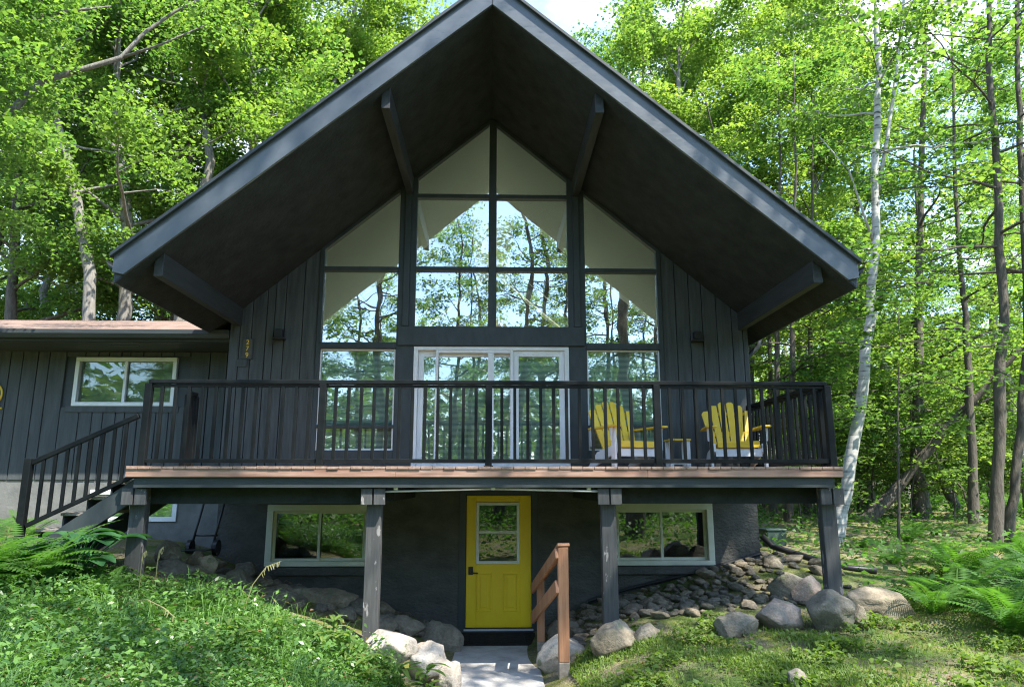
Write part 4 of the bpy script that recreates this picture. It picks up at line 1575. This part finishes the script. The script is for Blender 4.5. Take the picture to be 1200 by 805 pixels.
# saplings filling the understorey
for k in range(60):
    px = rr.uniform(880, 1240)
    Y = rr.uniform(6, 12) if k < 14 else rr.uniform(19, 33)
    sapling[k % 2].plant('sapling', 'slender leafy sapling in the understorey right of the house', px_x(px, Y), Y, rr.uniform(0, 6.28), rr.uniform(.7, 1.1) * (1 if k < 14 else 1.3), 'saplings in the right understorey')
for k in range(10):
    px = rr.uniform(-20, 330)
    Y = rr.uniform(12, 22)
    sapling[k % 2].plant('sapling', 'slender leafy sapling growing among the maples behind the low wing', px_x(px, Y), Y, rr.uniform(0, 6.28), rr.uniform(1.2, 1.8), 'saplings behind the wing')
# trees behind the camera, seen mirrored in the windows
for x, y, v, sc in ((-11, -24, 0, 1), (-7.5, -30, 1, 1), (-4.5, -21, 0, .9), (-1.5, -33, 1, 1), (1.8, -26, 0, 1), (4.6, -31, 1, 1.05), (7.5, -23, 1, .95), (11, -28, 0, 1), (-15, -32, 1, 1), (15, -34, 0, 1),
                    (-9.5, -19, 1, .9), (-6, -25, 0, 1), (-2.6, -27, 1, 1), (.2, -20, 0, .9), (3, -22, 1, .85), (6, -27, 0, 1), (9, -33, 1, 1), (-13, -28, 1, 1), (13, -24, 0, 1),
                    (-3, -44, 0, 1.1), (3.5, -46, 1, 1.1), (9, -44, 0, 1.1), (-9, -45, 1, 1.1), (-19, -26, 0, 1), (19, -26, 1, 1)):
    sparse[v].plant('thin_tree', 'thin crowned tree across the clearing mirrored in the gable windows', x, y, rr.uniform(0, 6.28), sc, 'trees mirrored in the windows')
for k in range(26):
    x = -32 + k * 2.6 + rr.uniform(-1, 1)
    beech[k % 3].plant('forest_tree', 'leafy tree at the far side of the clearing mirrored in the glass', x, rr.uniform(-58, -34), rr.uniform(0, 6.28), rr.uniform(.5, .8), 'low trees mirrored in the windows')
for k in range(20):
    x = -57 + k * 6 + rr.uniform(-1, 1)
    maple[k % 3].plant('forest_tree', 'tall leafy tree in the far wood mirrored in the glass', x, rr.uniform(-78, -62), rr.uniform(0, 6.28), rr.uniform(.7, .95), 'tall far trees mirrored in the windows')
for k in range(16):
    x = -20 + k * 2.6 + rr.uniform(-1, 1)
    sapling[k % 2].plant('sapling', 'leafy sapling at the clearing edge mirrored in the glass', x, rr.uniform(-30, -19), rr.uniform(0, 6.28), rr.uniform(.8, 1.3), 'saplings mirrored in the windows')
# shade trees outside the frame on the right and left
shade = Variant('maple', 'leaf', 'bark', seed=241, H=21, r0=.26, base=.52, spread=4.4, limbs=18, subs=4, sprays=3, leaves=24, leaf=.15, spray_r=.5, rise=.45)
shade.plant('maple_tree', 'high crowned maple standing off the lawn in front of the right side of the house', 4.6, -11.6, 1.0, 1.0)
shade.plant('maple_tree', 'maple standing right of the lawn whose shade falls on the ferns', 10.6, -6.2, 2.2, .9)
shade.plant('maple_tree', 'maple in front right whose shade falls on the lawn beside the boulders', 11.6, -8.6, 4.2, .95)

# prominent trunks, each from its own path in the photo
def path_tree(name, label, pix, Y, r0, mat, leafmat, **kw):
    foot = at(*pix[0], Y)
    zf = gz(foot.x, Y)
    P = []
    for i, q in enumerate(pix):
        yy = Y + (q[2] if len(q) > 2 else 0)
        P.append(at(q[0], q[1], yy) - Vector((foot.x, Y, 0)))
    P = [Vector((p.x, p.y, p.z - zf)) for p in P]
    P[0].z = min(P[0].z, 0.0)
    bark, Q = grow(path=P, H=1, r0=r0, **kw)
    o = bpy.data.objects.new(name, None)
    C.objects.link(o)
    o.location = (foot.x, Y, zf)
    tag(o, label, 'tree')
    me = bpy.data.meshes.new('trunk')
    me.from_pydata(bark.v, [], bark.f)
    me.polygons.foreach_set('use_smooth', [True] * len(me.polygons))
    me.materials.append(M[mat])
    t = bpy.data.objects.new('trunk', me)
    C.objects.link(t)
    t.parent = o
    if leafmat:
        c = bpy.data.objects.new('crown', quads_mesh('crown', Q, M[leafmat]))
        C.objects.link(c)
        c.parent = o
    return o, zf, foot
b_o, zf, foot = path_tree('birch_tree', 'white barked birch leaning beside the right end of the deck', [(978, 640), (992, 575), (1008, 480), (1020, 370), (1026, 270), (1026, 180), (1030, 80), (1026, 0), (1022, -90), (1025, -200)], 3.2, .135, 'birch', 'leaf',
     seed=301, base=.55, spread=2.6, limbs=14, subs=4, sprays=4, leaves=30, leaf=.12, spray_r=.5, tilt=.6, rise=.5, sides=12, top_taper=.2)
mb = MB()
off = Vector((foot.x, 3.2, zf))
mb.tube([at(1029, 225, 3.2) - off, at(1040, 160, 3.25) - off, at(1050, 90, 3.3) - off, at(1058, 20, 3.3) - off, at(1062, -60, 3.3) - off], [.045, .042, .038, .033, .025], 9)
mb.tube([at(1024, 285, 3.2) - off, at(1012, 250, 3.0) - off, at(995, 200, 2.9) - off, at(960, 160, 2.8) - off], [.035, .028, .02, .01], 7)
me = bpy.data.meshes.new('limb')
me.from_pydata(mb.v, [], mb.f)
me.polygons.foreach_set('use_smooth', [True] * len(me.polygons))
me.materials.append(M['birch'])
l_ = bpy.data.objects.new('limb', me)
C.objects.link(l_)
l_.parent = b_o

path_tree('forest_tree', 'thick dark trunk standing behind the big ferns near the right edge', [(1166, 652), (1171, 560), (1172, 450), (1177, 370), (1172, 290), (1168, 200), (1160, 100), (1158, 0), (1155, -150)], 2.8, .125, 'bark', 'leaf',
     seed=302, base=.45, spread=3.0, limbs=16, subs=4, sprays=4, leaves=19, leaf=.13, spray_r=.55, flat=.08, tilt=.38, rise=.15, sides=12, top_taper=.35)
path_tree('forest_tree', 'dark trunk forking right from the foot of the thick one at the right edge', [(1178, 640), (1188, 580), (1196, 500), (1204, 400), (1200, 300), (1197, 200), (1192, 100), (1192, 0), (1188, -120)], 3.3, .10, 'bark', 'leaf_dark',
     seed=303, base=.4, spread=2.8, limbs=14, subs=4, sprays=4, leaves=19, leaf=.13, spray_r=.55, flat=.08, tilt=.38, rise=.15, sides=12, top_taper=.4)
path_tree('forest_tree', 'slim straight trunk left of the thick dark trunk', [(1142, 622), (1140, 540), (1134, 440), (1131, 370), (1124, 300), (1118, 180), (1116, 60), (1110, -60)], 6.5, .12, 'bark', 'leaf_light',
     seed=304, base=.35, spread=2.6, limbs=16, subs=4, sprays=4, leaves=19, leaf=.14, spray_r=.55, flat=.08, tilt=.38, rise=.15)
path_tree('dead_tree', 'dead trunk leaning steeply to the right through the undergrowth', [(1000, 626), (1035, 590), (1060, 562), (1105, 505, -.5), (1150, 460, -1), (1200, 405, -1.5), (1240, 360, -2)], 7.5, .19, 'bark', None,
     seed=305, base=.5, spread=1.4, limbs=5, subs=1, sprays=1, leaves=2, leaf=.1)
path_tree('forest_tree', 'short thick trunk curving in the middle of the right forest', [(1084, 624), (1074, 575), (1072, 540), (1078, 440), (1076, 300), (1082, 150), (1085, 0)], 8.5, .19, 'bark', 'leaf_light',
     seed=306, base=.4, spread=3.0, limbs=14, subs=4, sprays=4, leaves=19, leaf=.14, spray_r=.6, flat=.08, tilt=.38, rise=.2, top_taper=.3)
path_tree('dead_tree', 'pale broken stump beside the short curving trunk', [(1090, 620), (1084, 585), (1079, 552)], 9.2, .17, 'bark_grey', None,
     seed=307, base=.9, spread=.1, limbs=1, subs=1, sprays=1, leaves=1, leaf=.05, top_taper=.5)
path_tree('sapling', 'thin dark stemmed sapling between the birch and the forest trunks', [(1052, 640), (1053, 560), (1052, 480), (1055, 400), (1050, 330)], 2.2, .028, 'bark', 'leaf',
     seed=308, base=.4, spread=1.5, limbs=9, subs=3, sprays=3, leaves=20, leaf=.12, spray_r=.42, flat=.07, tilt=.35, rise=.15, sides=7)
path_tree('maple_tree', 'pale double trunk of a maple standing behind the wing roof', [(120, 400), (106, 320), (94, 260), (78, 190), (62, 110), (50, 20), (40, -80)], 7.0, .17, 'bark_grey', 'leaf',
     seed=309, base=.4, spread=2.8, limbs=14, subs=4, sprays=4, leaves=34, leaf=.15, spray_r=.55, rise=.5, top_taper=.3)
path_tree('maple_tree', 'pale maple trunk forking above the left roof slope', [(205, 330), (232, 240), (248, 190), (240, 140), (225, 80), (215, 0), (205, -90)], 9.0, .17, 'bark_grey', 'leaf_light',
     seed=310, base=.45, spread=3.0, limbs=16, subs=4, sprays=4, leaves=34, leaf=.15, spray_r=.55, rise=.6, top_taper=.3)
for k, (px, Y) in enumerate(((908, 9), (926, 8), (947, 10), (900, 13))):
    path_tree('forest_tree', ['slim trunk seen under the deck right beside the utility box', 'dark trunk seen under the deck in the middle of its gap', 'dark trunk seen under the deck just left of the corner post', 'far thin trunk seen under the deck near the wall corner'][k],
       [(px, 625), (px - 2, 540), (px + 3, 440), (px + 1, 340), (px + 6, 200), (px + 4, 60)], Y, .12, 'bark', 'leaf', seed=320 + k, base=.25, spread=2.4, limbs=14, subs=4, sprays=3, leaves=28, leaf=.14, spray_r=.55, flat=.08, tilt=.38, rise=.15)

# maple just outside the left edge whose limb crosses the top left corner
mt_ = Vector((-9.6, -1.2, 0))
mz = gz(mt_.x, mt_.y)
o = bpy.data.objects.new('maple_tree', None)
C.objects.link(o)
o.location = (mt_.x, mt_.y, mz)
tag(o, 'maple outside the left edge whose bare limb crosses the top left corner', 'tree')
bark, Q = grow(seed=401, H=13, r0=.24, base=.5, spread=2.6, limbs=12, subs=4, sprays=4, leaves=60, leaf=.09, spray_r=.5, rise=.5)
base_ = Vector((mt_.x, mt_.y, mz))
limb = [at(-60, 190, -1.2), at(-20, 160, -1.2), at(18, 126, -1.1), at(48, 96, -1.0), at(95, 82, -.9), at(142, 68, -.8), at(170, 38, -.7), at(205, 14, -.6), at(250, -8, -.5)]
bark.tube([Vector((0, 0, limb[0].z - mz - .5))] + [p - base_ for p in limb], [.13, .09, .075, .062, .05, .045, .04, .032, .025, .015], 8)
bark.tube([at(142, 68, -.8) - base_, at(190, 52, -.75) - base_, at(240, 30, -.7) - base_], [.026, .018, .008], 6)
bark.tube([at(-40, 60, -1.2) - base_, at(20, 28, -1.1) - base_, at(70, 15, -1.0) - base_, at(130, 8, -.9) - base_], [.07, .05, .035, .015], 6)
rng = np.random.default_rng(5)
sp = []
for (px, py, Y, nsp) in ((10, 60, -1.2, 16), (40, 20, -1.1, 12), (0, 150, -1.3, 12), (25, 110, -1.0, 6), (60, 10, -1, 7), (205, 5, -.6, 5), (250, 0, -.5, 6), (-20, 220, -1.0, 8), (15, 200, -1.1, 5)):
    for k in range(nsp):
        q = at(px + rng.normal(0, 26), py + rng.normal(0, 20), Y + rng.normal(0, .6)) - base_
        sp.append(tuple(q))
sp = np.array(sp)
idx = np.repeat(np.arange(len(sp)), 115)
rad_ = np.sqrt(rng.random(len(idx))) * .5
an = rng.uniform(0, 6.28, len(idx))
Pn = sp[idx] + np.stack([np.cos(an) * rad_, np.sin(an) * rad_, rng.normal(0, .06, len(idx)) - .3 * rad_ ** 2], 1)
Q = np.concatenate([Q, leaf_quads(Pn, .082, .066, .5, rng)])
me = bpy.data.meshes.new('trunk')
me.from_pydata(bark.v, [], bark.f)
me.polygons.foreach_set('use_smooth', [True] * len(me.polygons))
me.materials.append(M['bark_grey'])
t = bpy.data.objects.new('trunk', me)
C.objects.link(t)
t.parent = o
c = bpy.data.objects.new('crown', quads_mesh('crown', Q, M['leaf']))
C.objects.link(c)
c.parent = o

# ------------------------------------------------------------------ low plants
def fern_quads(seed, fronds, length, pairs, wmax):
    rng = np.random.default_rng(seed)
    out = []
    for k in range(fronds):
        az = 2 * np.pi * k / fronds + rng.normal(0, .25)
        L = length * rng.uniform(.7, 1.1)
        el0 = rng.uniform(.95, 1.3)
        n = pairs
        s = np.linspace(.08, 1, n)
        # arching rachis
        el = el0 - s * rng.uniform(1.1, 1.7)
        ds = L / n
        r = np.cumsum(np.cos(el)) * ds
        z = np.cumsum(np.sin(el)) * ds
        d = np.array([np.cos(az), np.sin(az), 0])
        side = np.array([-np.sin(az), np.cos(az), 0])
        P = r[:, None] * d + z[:, None] * np.array([0, 0, 1.0])
        T = np.cos(el)[:, None] * d + np.sin(el)[:, None] * np.array([0, 0, 1.0])
        w = wmax * np.sin(np.pi * np.clip(s * .92 + .08, 0, 1)) ** .8 * (1 - .25 * s)
        nrm = np.cross(T, side)
        for sg in (-1, 1):
            tip = P + side * sg * w[:, None] + T * w[:, None] * .35 - np.array([0, 0, 1.0]) * w[:, None] * .18
            h = T * (ds * .42)
            mid = P + (tip - P) * .45
            out.append(np.stack([P, mid + h, tip, mid - h], 1))
        rw = .006
        a, b = P[:-1], P[1:]
        out.append(np.stack([a - side * rw, b - side * rw, b + side * rw, a + side * rw], 1))
    return np.concatenate(out)
FERN = [quads_mesh('fern', fern_quads(500 + k, 11 + k, .95, 26, .17), M['fern']) for k in range(3)]
def fern(x, y, sc, label, group, k):
    o = bpy.data.objects.new('fern', FERN[k % 3])
    C.objects.link(o)
    o.location = (x, y, gz(x, y) - .02)
    o.rotation_euler = (rr.gauss(0, .08), rr.gauss(0, .08), rr.uniform(0, 6.28))
    o.scale = (sc, sc, sc * rr.uniform(.85, 1.1))
    tag(o, label, 'fern', group)
for k in range(52):
    for _ in range(80):
        x, y = rr.uniform(5.0, 10.5), rr.uniform(-4.8, 1.5)
        if x / (y + DIST) > .60 + .03 * math.sin(y * 3):
            break
    fern(x, y, rr.uniform(.75, 1.2), 'lush green fern in the bank at the right edge of the lawn', 'ferns at the right edge', k)
for k in range(60):
    for _ in range(80):
        x, y = rr.uniform(5.2, 22), rr.uniform(.8, 20)
        if x / (y + DIST) > .50:
            break
    fern(x, y, rr.uniform(.5, .9), 'green fern on the forest floor below the birch and the dark trunks', 'ferns on the forest floor', k)
for k in range(20):
    y = rr.uniform(-4.4, -3.1)
    x = -(y + DIST) * rr.uniform(.615, .76)
    fern(x, y, rr.uniform(.95, 1.35), 'fern at the left edge in front of the deck stair', 'ferns by the stair', k)
for k in range(12):
    x, y = rr.uniform(-4.9, -2.9), rr.uniform(-3.9, -3.1)
    fern(x, y, rr.uniform(.38, .6), 'small fern along the top of the leafy bank below the left corner post', 'small ferns on the bank', k)

for k in range(9):
    fern(rr.uniform(-8.6, -6.2), rr.uniform(-1.2, .4), rr.uniform(.5, .8), 'fern growing along the foundation of the low wing', 'ferns by the wing foundation', k)
# broad leaved plant by the stair
hq = []
rng = np.random.default_rng(9)
hp = at(92, 640, -3.1)
hb = Vector((hp.x, -3.1, gz(hp.x, -3.1)))
def blade(c, az, el, L, W, segs=6):
    out = []
    d = np.array([math.cos(az), math.sin(az), 0]); sd = np.array([-math.sin(az), math.cos(az), 0])
    prev = None
    p = np.array(c, float)
    for i in range(segs + 1):
        s = i / segs
        w = W * .5 * math.sin(math.pi * min(1, s * .93 + .05)) ** .7
        e_ = el - s * .9
        up_ = np.array([0, 0, 1.0])
        a, b = p - sd * w + up_ * w * .25, p + sd * w + up_ * w * .25
        if prev is not None:
            out.append([prev[0], a, p, prev[2]])
            out.append([prev[2], p, b, prev[1]])
        prev = (a, b, p.copy())
        p = p + (d * math.cos(e_) + np.array([0, 0, 1.0]) * math.sin(e_)) * L / segs
    return out
stems = MB()
for k in range(34):
    az = rng.uniform(0, 6.28)
    h, r = rng.uniform(.12, .55), rng.uniform(.05, .45)
    c = (math.cos(az) * r, math.sin(az) * r, h)
    hq += blade(c, az + rng.normal(0, .4), .3, rng.uniform(.28, .42), rng.uniform(.17, .24))
    stems.tube([(0, 0, -.05), (c[0] * .6, c[1] * .6, h * .7), c], .007, 5)
bp = thing('broadleaf_plant', 'broad leaved green plant growing at the foot of the deck stair', 'plant', hb)
c = bpy.data.objects.new('leaves', quads_mesh('leaves', np.array(hq), M['hosta']))
C.objects.link(c)
c.parent = bp
me = bpy.data.meshes.new('stem'); me.from_pydata(stems.v, [], stems.f); me.materials.append(M['hosta'])
c = bpy.data.objects.new('stem', me); C.objects.link(c); c.parent = bp

# leafy weeds with compound leaves
def weed_quads(seed, n, h, L, W):
    rg = np.random.default_rng(seed)
    out = []
    for k in range(n):
        az = rg.uniform(0, 6.28)
        z = h * rg.uniform(.3, 1)
        out += blade((0, 0, z), az, rg.uniform(.1, .6), L * rg.uniform(.7, 1.2), W, 4)
    for q in (0, .005):
        out.append([(-.004, q, -.03), (.004, q, -.03), (.003, q, h), (-.003, q, h)])
    return np.array(out)
WEED = [quads_mesh('weed', weed_quads(600 + k, 16, .3, .22, .055), M['leaf_light']) for k in range(2)]
for k, (px, py, Y) in enumerate(((392, 728, -3.55), (375, 742, -3.9), (410, 745, -3.7), (448, 756, -3.6), (265, 735, -4.6), (278, 742, -4.7), (430, 775, -4.0), (470, 785, -3.8), (330, 730, -3.9), (500, 782, -3.5))):
    p = at(px, py, Y)
    o = bpy.data.objects.new('weed', WEED[k % 2])
    C.objects.link(o)
    o.location = (p.x, Y, gz(p.x, Y))
    o.rotation_euler = (0, 0, rr.uniform(0, 6.28))
    o.scale = (rr.uniform(.8, 1.2),) * 3
    tag(o, 'yellow green leafy weed standing out of the ground cover beside the walk', 'weed', 'leafy weeds in the ground cover')
# seed stalks
def stalk(label, pix, Y):
    P = [at(px, py, Y) for px, py in pix]
    P[0].z = min(P[0].z, gz(P[0].x, Y))
    t = thing('grass_stalk', label, 'grass stalk', P[0])
    m = MB()
    m.tube(P, [.006] * (len(P) - 1) + [.003], 5)
    m.build('stem', M['straw'], t)
    m = MB()
    for k in range(9):
        f = .55 + k * .05
        i = min(int(f * (len(P) - 1)), len(P) - 2)
        q = P[i].lerp(P[i + 1], f * (len(P) - 1) - i)
        m.tube([q, q + Vector((rr.uniform(-.02, .03), rr.uniform(-.02, .02), -.05))], [.007, .003], 5)
    m.build('seed_head', M['straw'], t)
stalk('tall arching seed stalk in front of the left basement window', [(282, 712), (296, 685), (312, 664), (330, 657)], -3.4)
stalk('upright drooping seed stalk right of the left corner post', [(163, 690), (165, 668), (168, 648), (172, 645)], -3.3)
stalk('upright seed stalk leaning right below the left end of the deck', [(182, 688), (184, 662), (187, 645), (192, 640)], -3.3)
stalk('long bent seed stalk lying across the ground cover', [(132, 712), (150, 706), (172, 702), (192, 712), (206, 724)], -4.2)
stalk('low arching seed stalk at the far left of the ground cover', [(22, 692), (30, 680), (40, 676), (46, 682)], -4.0)

# ground cover on the bank left of the walk
def scatter(n, x0, x1, y0, y1, fn, rng):
    X, Y = [], []
    tot = 0
    while tot < n:
        x, y = rng.uniform(x0, x1, n), rng.uniform(y0, y1, n)
        k = fn(x, y)
        X.append(x[k]); Y.append(y[k])
        tot += k.sum()
    return np.concatenate(X)[:n], np.concatenate(Y)[:n]
rng = np.random.default_rng(31)
def wob(x, y, s=1.0):
    return np.sin(x * 2.1 * s + 1.7) * np.cos(y * 1.9 * s + .6) + .5 * np.sin(x * 5.1 * s + y * 4.3 * s)
def in_cover(x, y):
    edge = -.98 + .12 * wob(x, y * 1.5)
    top = np.where(x > -1.9, -2.98, -2.98 + np.clip((-x - 1.9) * .5, 0, .22)) + .14 * wob(x * 1.3, y)
    return (x < edge - np.clip((y + 3.4) * .4, 0, .6)) & (y < top)
x, y = scatter(105000, -7.5, -.6, -7.2, -1.9, in_cover, rng)
hgt = .10 + .07 * wob(x, y, 1.4) * .5
z = ground(x, y) + rng.random(len(x)) * np.clip(hgt, .05, .25) + .01
Q = leaf_quads(np.stack([x, y, z], 1), .046, .025, .65, rng, .12)
xb, yb = scatter(9000, -7.5, -.6, -7.2, -1.9, lambda a, b: in_cover(a, b) & (wob(a + 2, b - 1, 1.3) > -.1), rng)
zb = ground(xb, yb) + rng.uniform(.12, .30, len(xb))
Q = np.concatenate([Q, leaf_quads(np.stack([xb, yb, zb], 1), .066, .030, .65, rng, .15)])
xg, yg = scatter(2600, -7.0, -.6, -7.0, -1.9, lambda a, b: in_cover(a, b) & (wob(a - 1, b + 3, .8) > .2), rng)
ng = len(xg)
zg_ = ground(xg, yg)
hg = rng.uniform(.16, .38, ng)
ag = rng.uniform(0, 6.28, ng)
dg = np.stack([np.cos(ag), np.sin(ag), np.zeros(ng)], 1)
bg_ = np.stack([xg, yg, zg_], 1)
sg_ = np.stack([-dg[:, 1], dg[:, 0], np.zeros(ng)], 1) * .005
m1 = bg_ + dg * (hg * .35)[:, None] + np.array([0, 0, 1.0]) * (hg * .75)[:, None]
t1 = bg_ + dg * (hg * .95)[:, None] + np.array([0, 0, 1.0]) * (hg * .85)[:, None]
Q = np.concatenate([Q, np.stack([bg_ - sg_, m1 - sg_ * .8, t1, m1 + sg_ * .8], 1)])
o = bpy.data.objects.new('ground_cover', quads_mesh('ground_cover', Q, M['cover']))
C.objects.link(o)
tag(o, 'glossy green ground cover over the bank left of the walk', 'ground cover', None, 'stuff')

# lawn on the right: blades and small clover leaves
def in_lawn(x, y):
    e = (x > .95 + .1 * wob(x, y)) & (y < -2.75 + .15 * wob(x, y) + np.clip(x - 4.6, 0, 3)) 
    patch = wob(x, y, .9) + .8 * wob(x + 4, y - 2, .37)
    return e & (rng.random(len(x)) < np.clip(.22 + .55 * patch, .05, 1))
x, y = scatter(80000, .9, 8, -6.6, 0, in_lawn, rng)
n = len(x)
z = ground(x, y)
hh = rng.uniform(.025, .085, n)
a = rng.uniform(0, 6.28, n)
dx, dy = np.cos(a), np.sin(a)
lean = rng.uniform(.2, .9, n) * hh
w = .0055
base = np.stack([x, y, z], 1)
sv = np.stack([-dy, dx, np.zeros(n)], 1) * w
mid = base + np.stack([dx * lean * .4, dy * lean * .4, hh * .65], 1)
tip = base + np.stack([dx * lean, dy * lean, hh], 1)
Q = np.stack([base - sv, mid - sv * .7, tip, mid + sv * .7], 1)
x, y = scatter(30000, .9, 8, -6.6, 0, in_lawn, rng)
z = ground(x, y) + rng.uniform(.015, .05, len(x))
Q2 = leaf_quads(np.stack([x, y, z], 1), .042, .03, .5, rng)
def in_weed(x, y):
    return (x > 1.0) & (y < -2.7 + np.clip(x - 4.6, 0, 3)) & (wob(x * 1.6 + 2, y * 1.6 - 5) + .6 * wob(x * 3.3, y * 3.1 + 2) > .75)
x, y = scatter(7000, .9, 8, -6.6, 0, in_weed, rng)
z = ground(x, y) + rng.uniform(.03, .13, len(x))
Q3 = leaf_quads(np.stack([x, y, z], 1), .065, .042, .5, rng)
o = bpy.data.objects.new('grass', quads_mesh('grass', np.concatenate([Q, Q2, Q3]), M['grass']))
C.objects.link(o)
tag(o, 'thin short grass and clover on the right lawn', 'grass', None, 'stuff')
# dead leaves and bits
def anyw(x, y):
    return ((x > 1.0) | (x < -1.2)) 
x, y = scatter(1500, -6, 9, -7, -.3, anyw, rng)
z = ground(x, y) + np.where(x < -1, .12, .012)
Q = leaf_quads(np.stack([x, y, z], 1), .05, .032, .25, rng)
o = bpy.data.objects.new('leaf_litter', quads_mesh('leaf_litter', Q, M['litter']))
C.objects.link(o)
tag(o, 'scattered brown dead leaves on the lawn and stone beds', 'leaf litter', None, 'stuff')
# undergrowth of the forest floor
def in_wood(x, y):
    return ~((np.abs(x) < 4.8) & (y > -3.2) & (y < 10.5)) & ~((x < -4) & (y < 9)) & (x > 5 - np.clip(-y, 0, 9))
x, y = scatter(46000, 4.9, 36, -3, 38, in_wood, rng)
z = ground(x, y) + rng.random(len(x)) ** 1.5 * .38
Q = leaf_quads(np.stack([x, y, z], 1), .11, .07, .5, rng)
o = bpy.data.objects.new('undergrowth', quads_mesh('undergrowth', Q, M['fern']))
C.objects.link(o)
tag(o, 'low green undergrowth covering the forest floor right of the house', 'undergrowth', None, 'stuff')

# the far woods that close the horizon
def in_ring(x, y):
    r = np.hypot(x, y + 5)
    return (r > 72) & (r < 100)
x, y = scatter(46000, -100, 100, -105, 95, in_ring, rng)
top = 13 + 3 * np.sin(x * .31 + y * .17) + 2 * np.sin(x * .9 - y * .6)
z = ground(x, y) + rng.random(len(x)) * top
Q = leaf_quads(np.stack([x, y, z], 1), 1.5, 1.1, .7, rng)
o = bpy.data.objects.new('far_wood', quads_mesh('far_wood', Q, M['leaf_dark']))
C.objects.link(o)
tag(o, 'far green wood closing the view between the trunks', 'wood', None, 'stuff')

def in_front(x, y):
    return (wob(x * .5, y * .5) > -.5)
x, y = scatter(60000, -24, 24, -42, -7.6, in_front, rng)
z = ground(x, y) + rng.random(len(x)) ** 1.4 * .7
Q = leaf_quads(np.stack([x, y, z], 1), .16, .10, .55, rng)
o = bpy.data.objects.new('undergrowth', quads_mesh('undergrowth', Q, M['fern']))
C.objects.link(o)
tag(o, 'green undergrowth of the clearing mirrored in the basement windows', 'undergrowth', None, 'stuff')
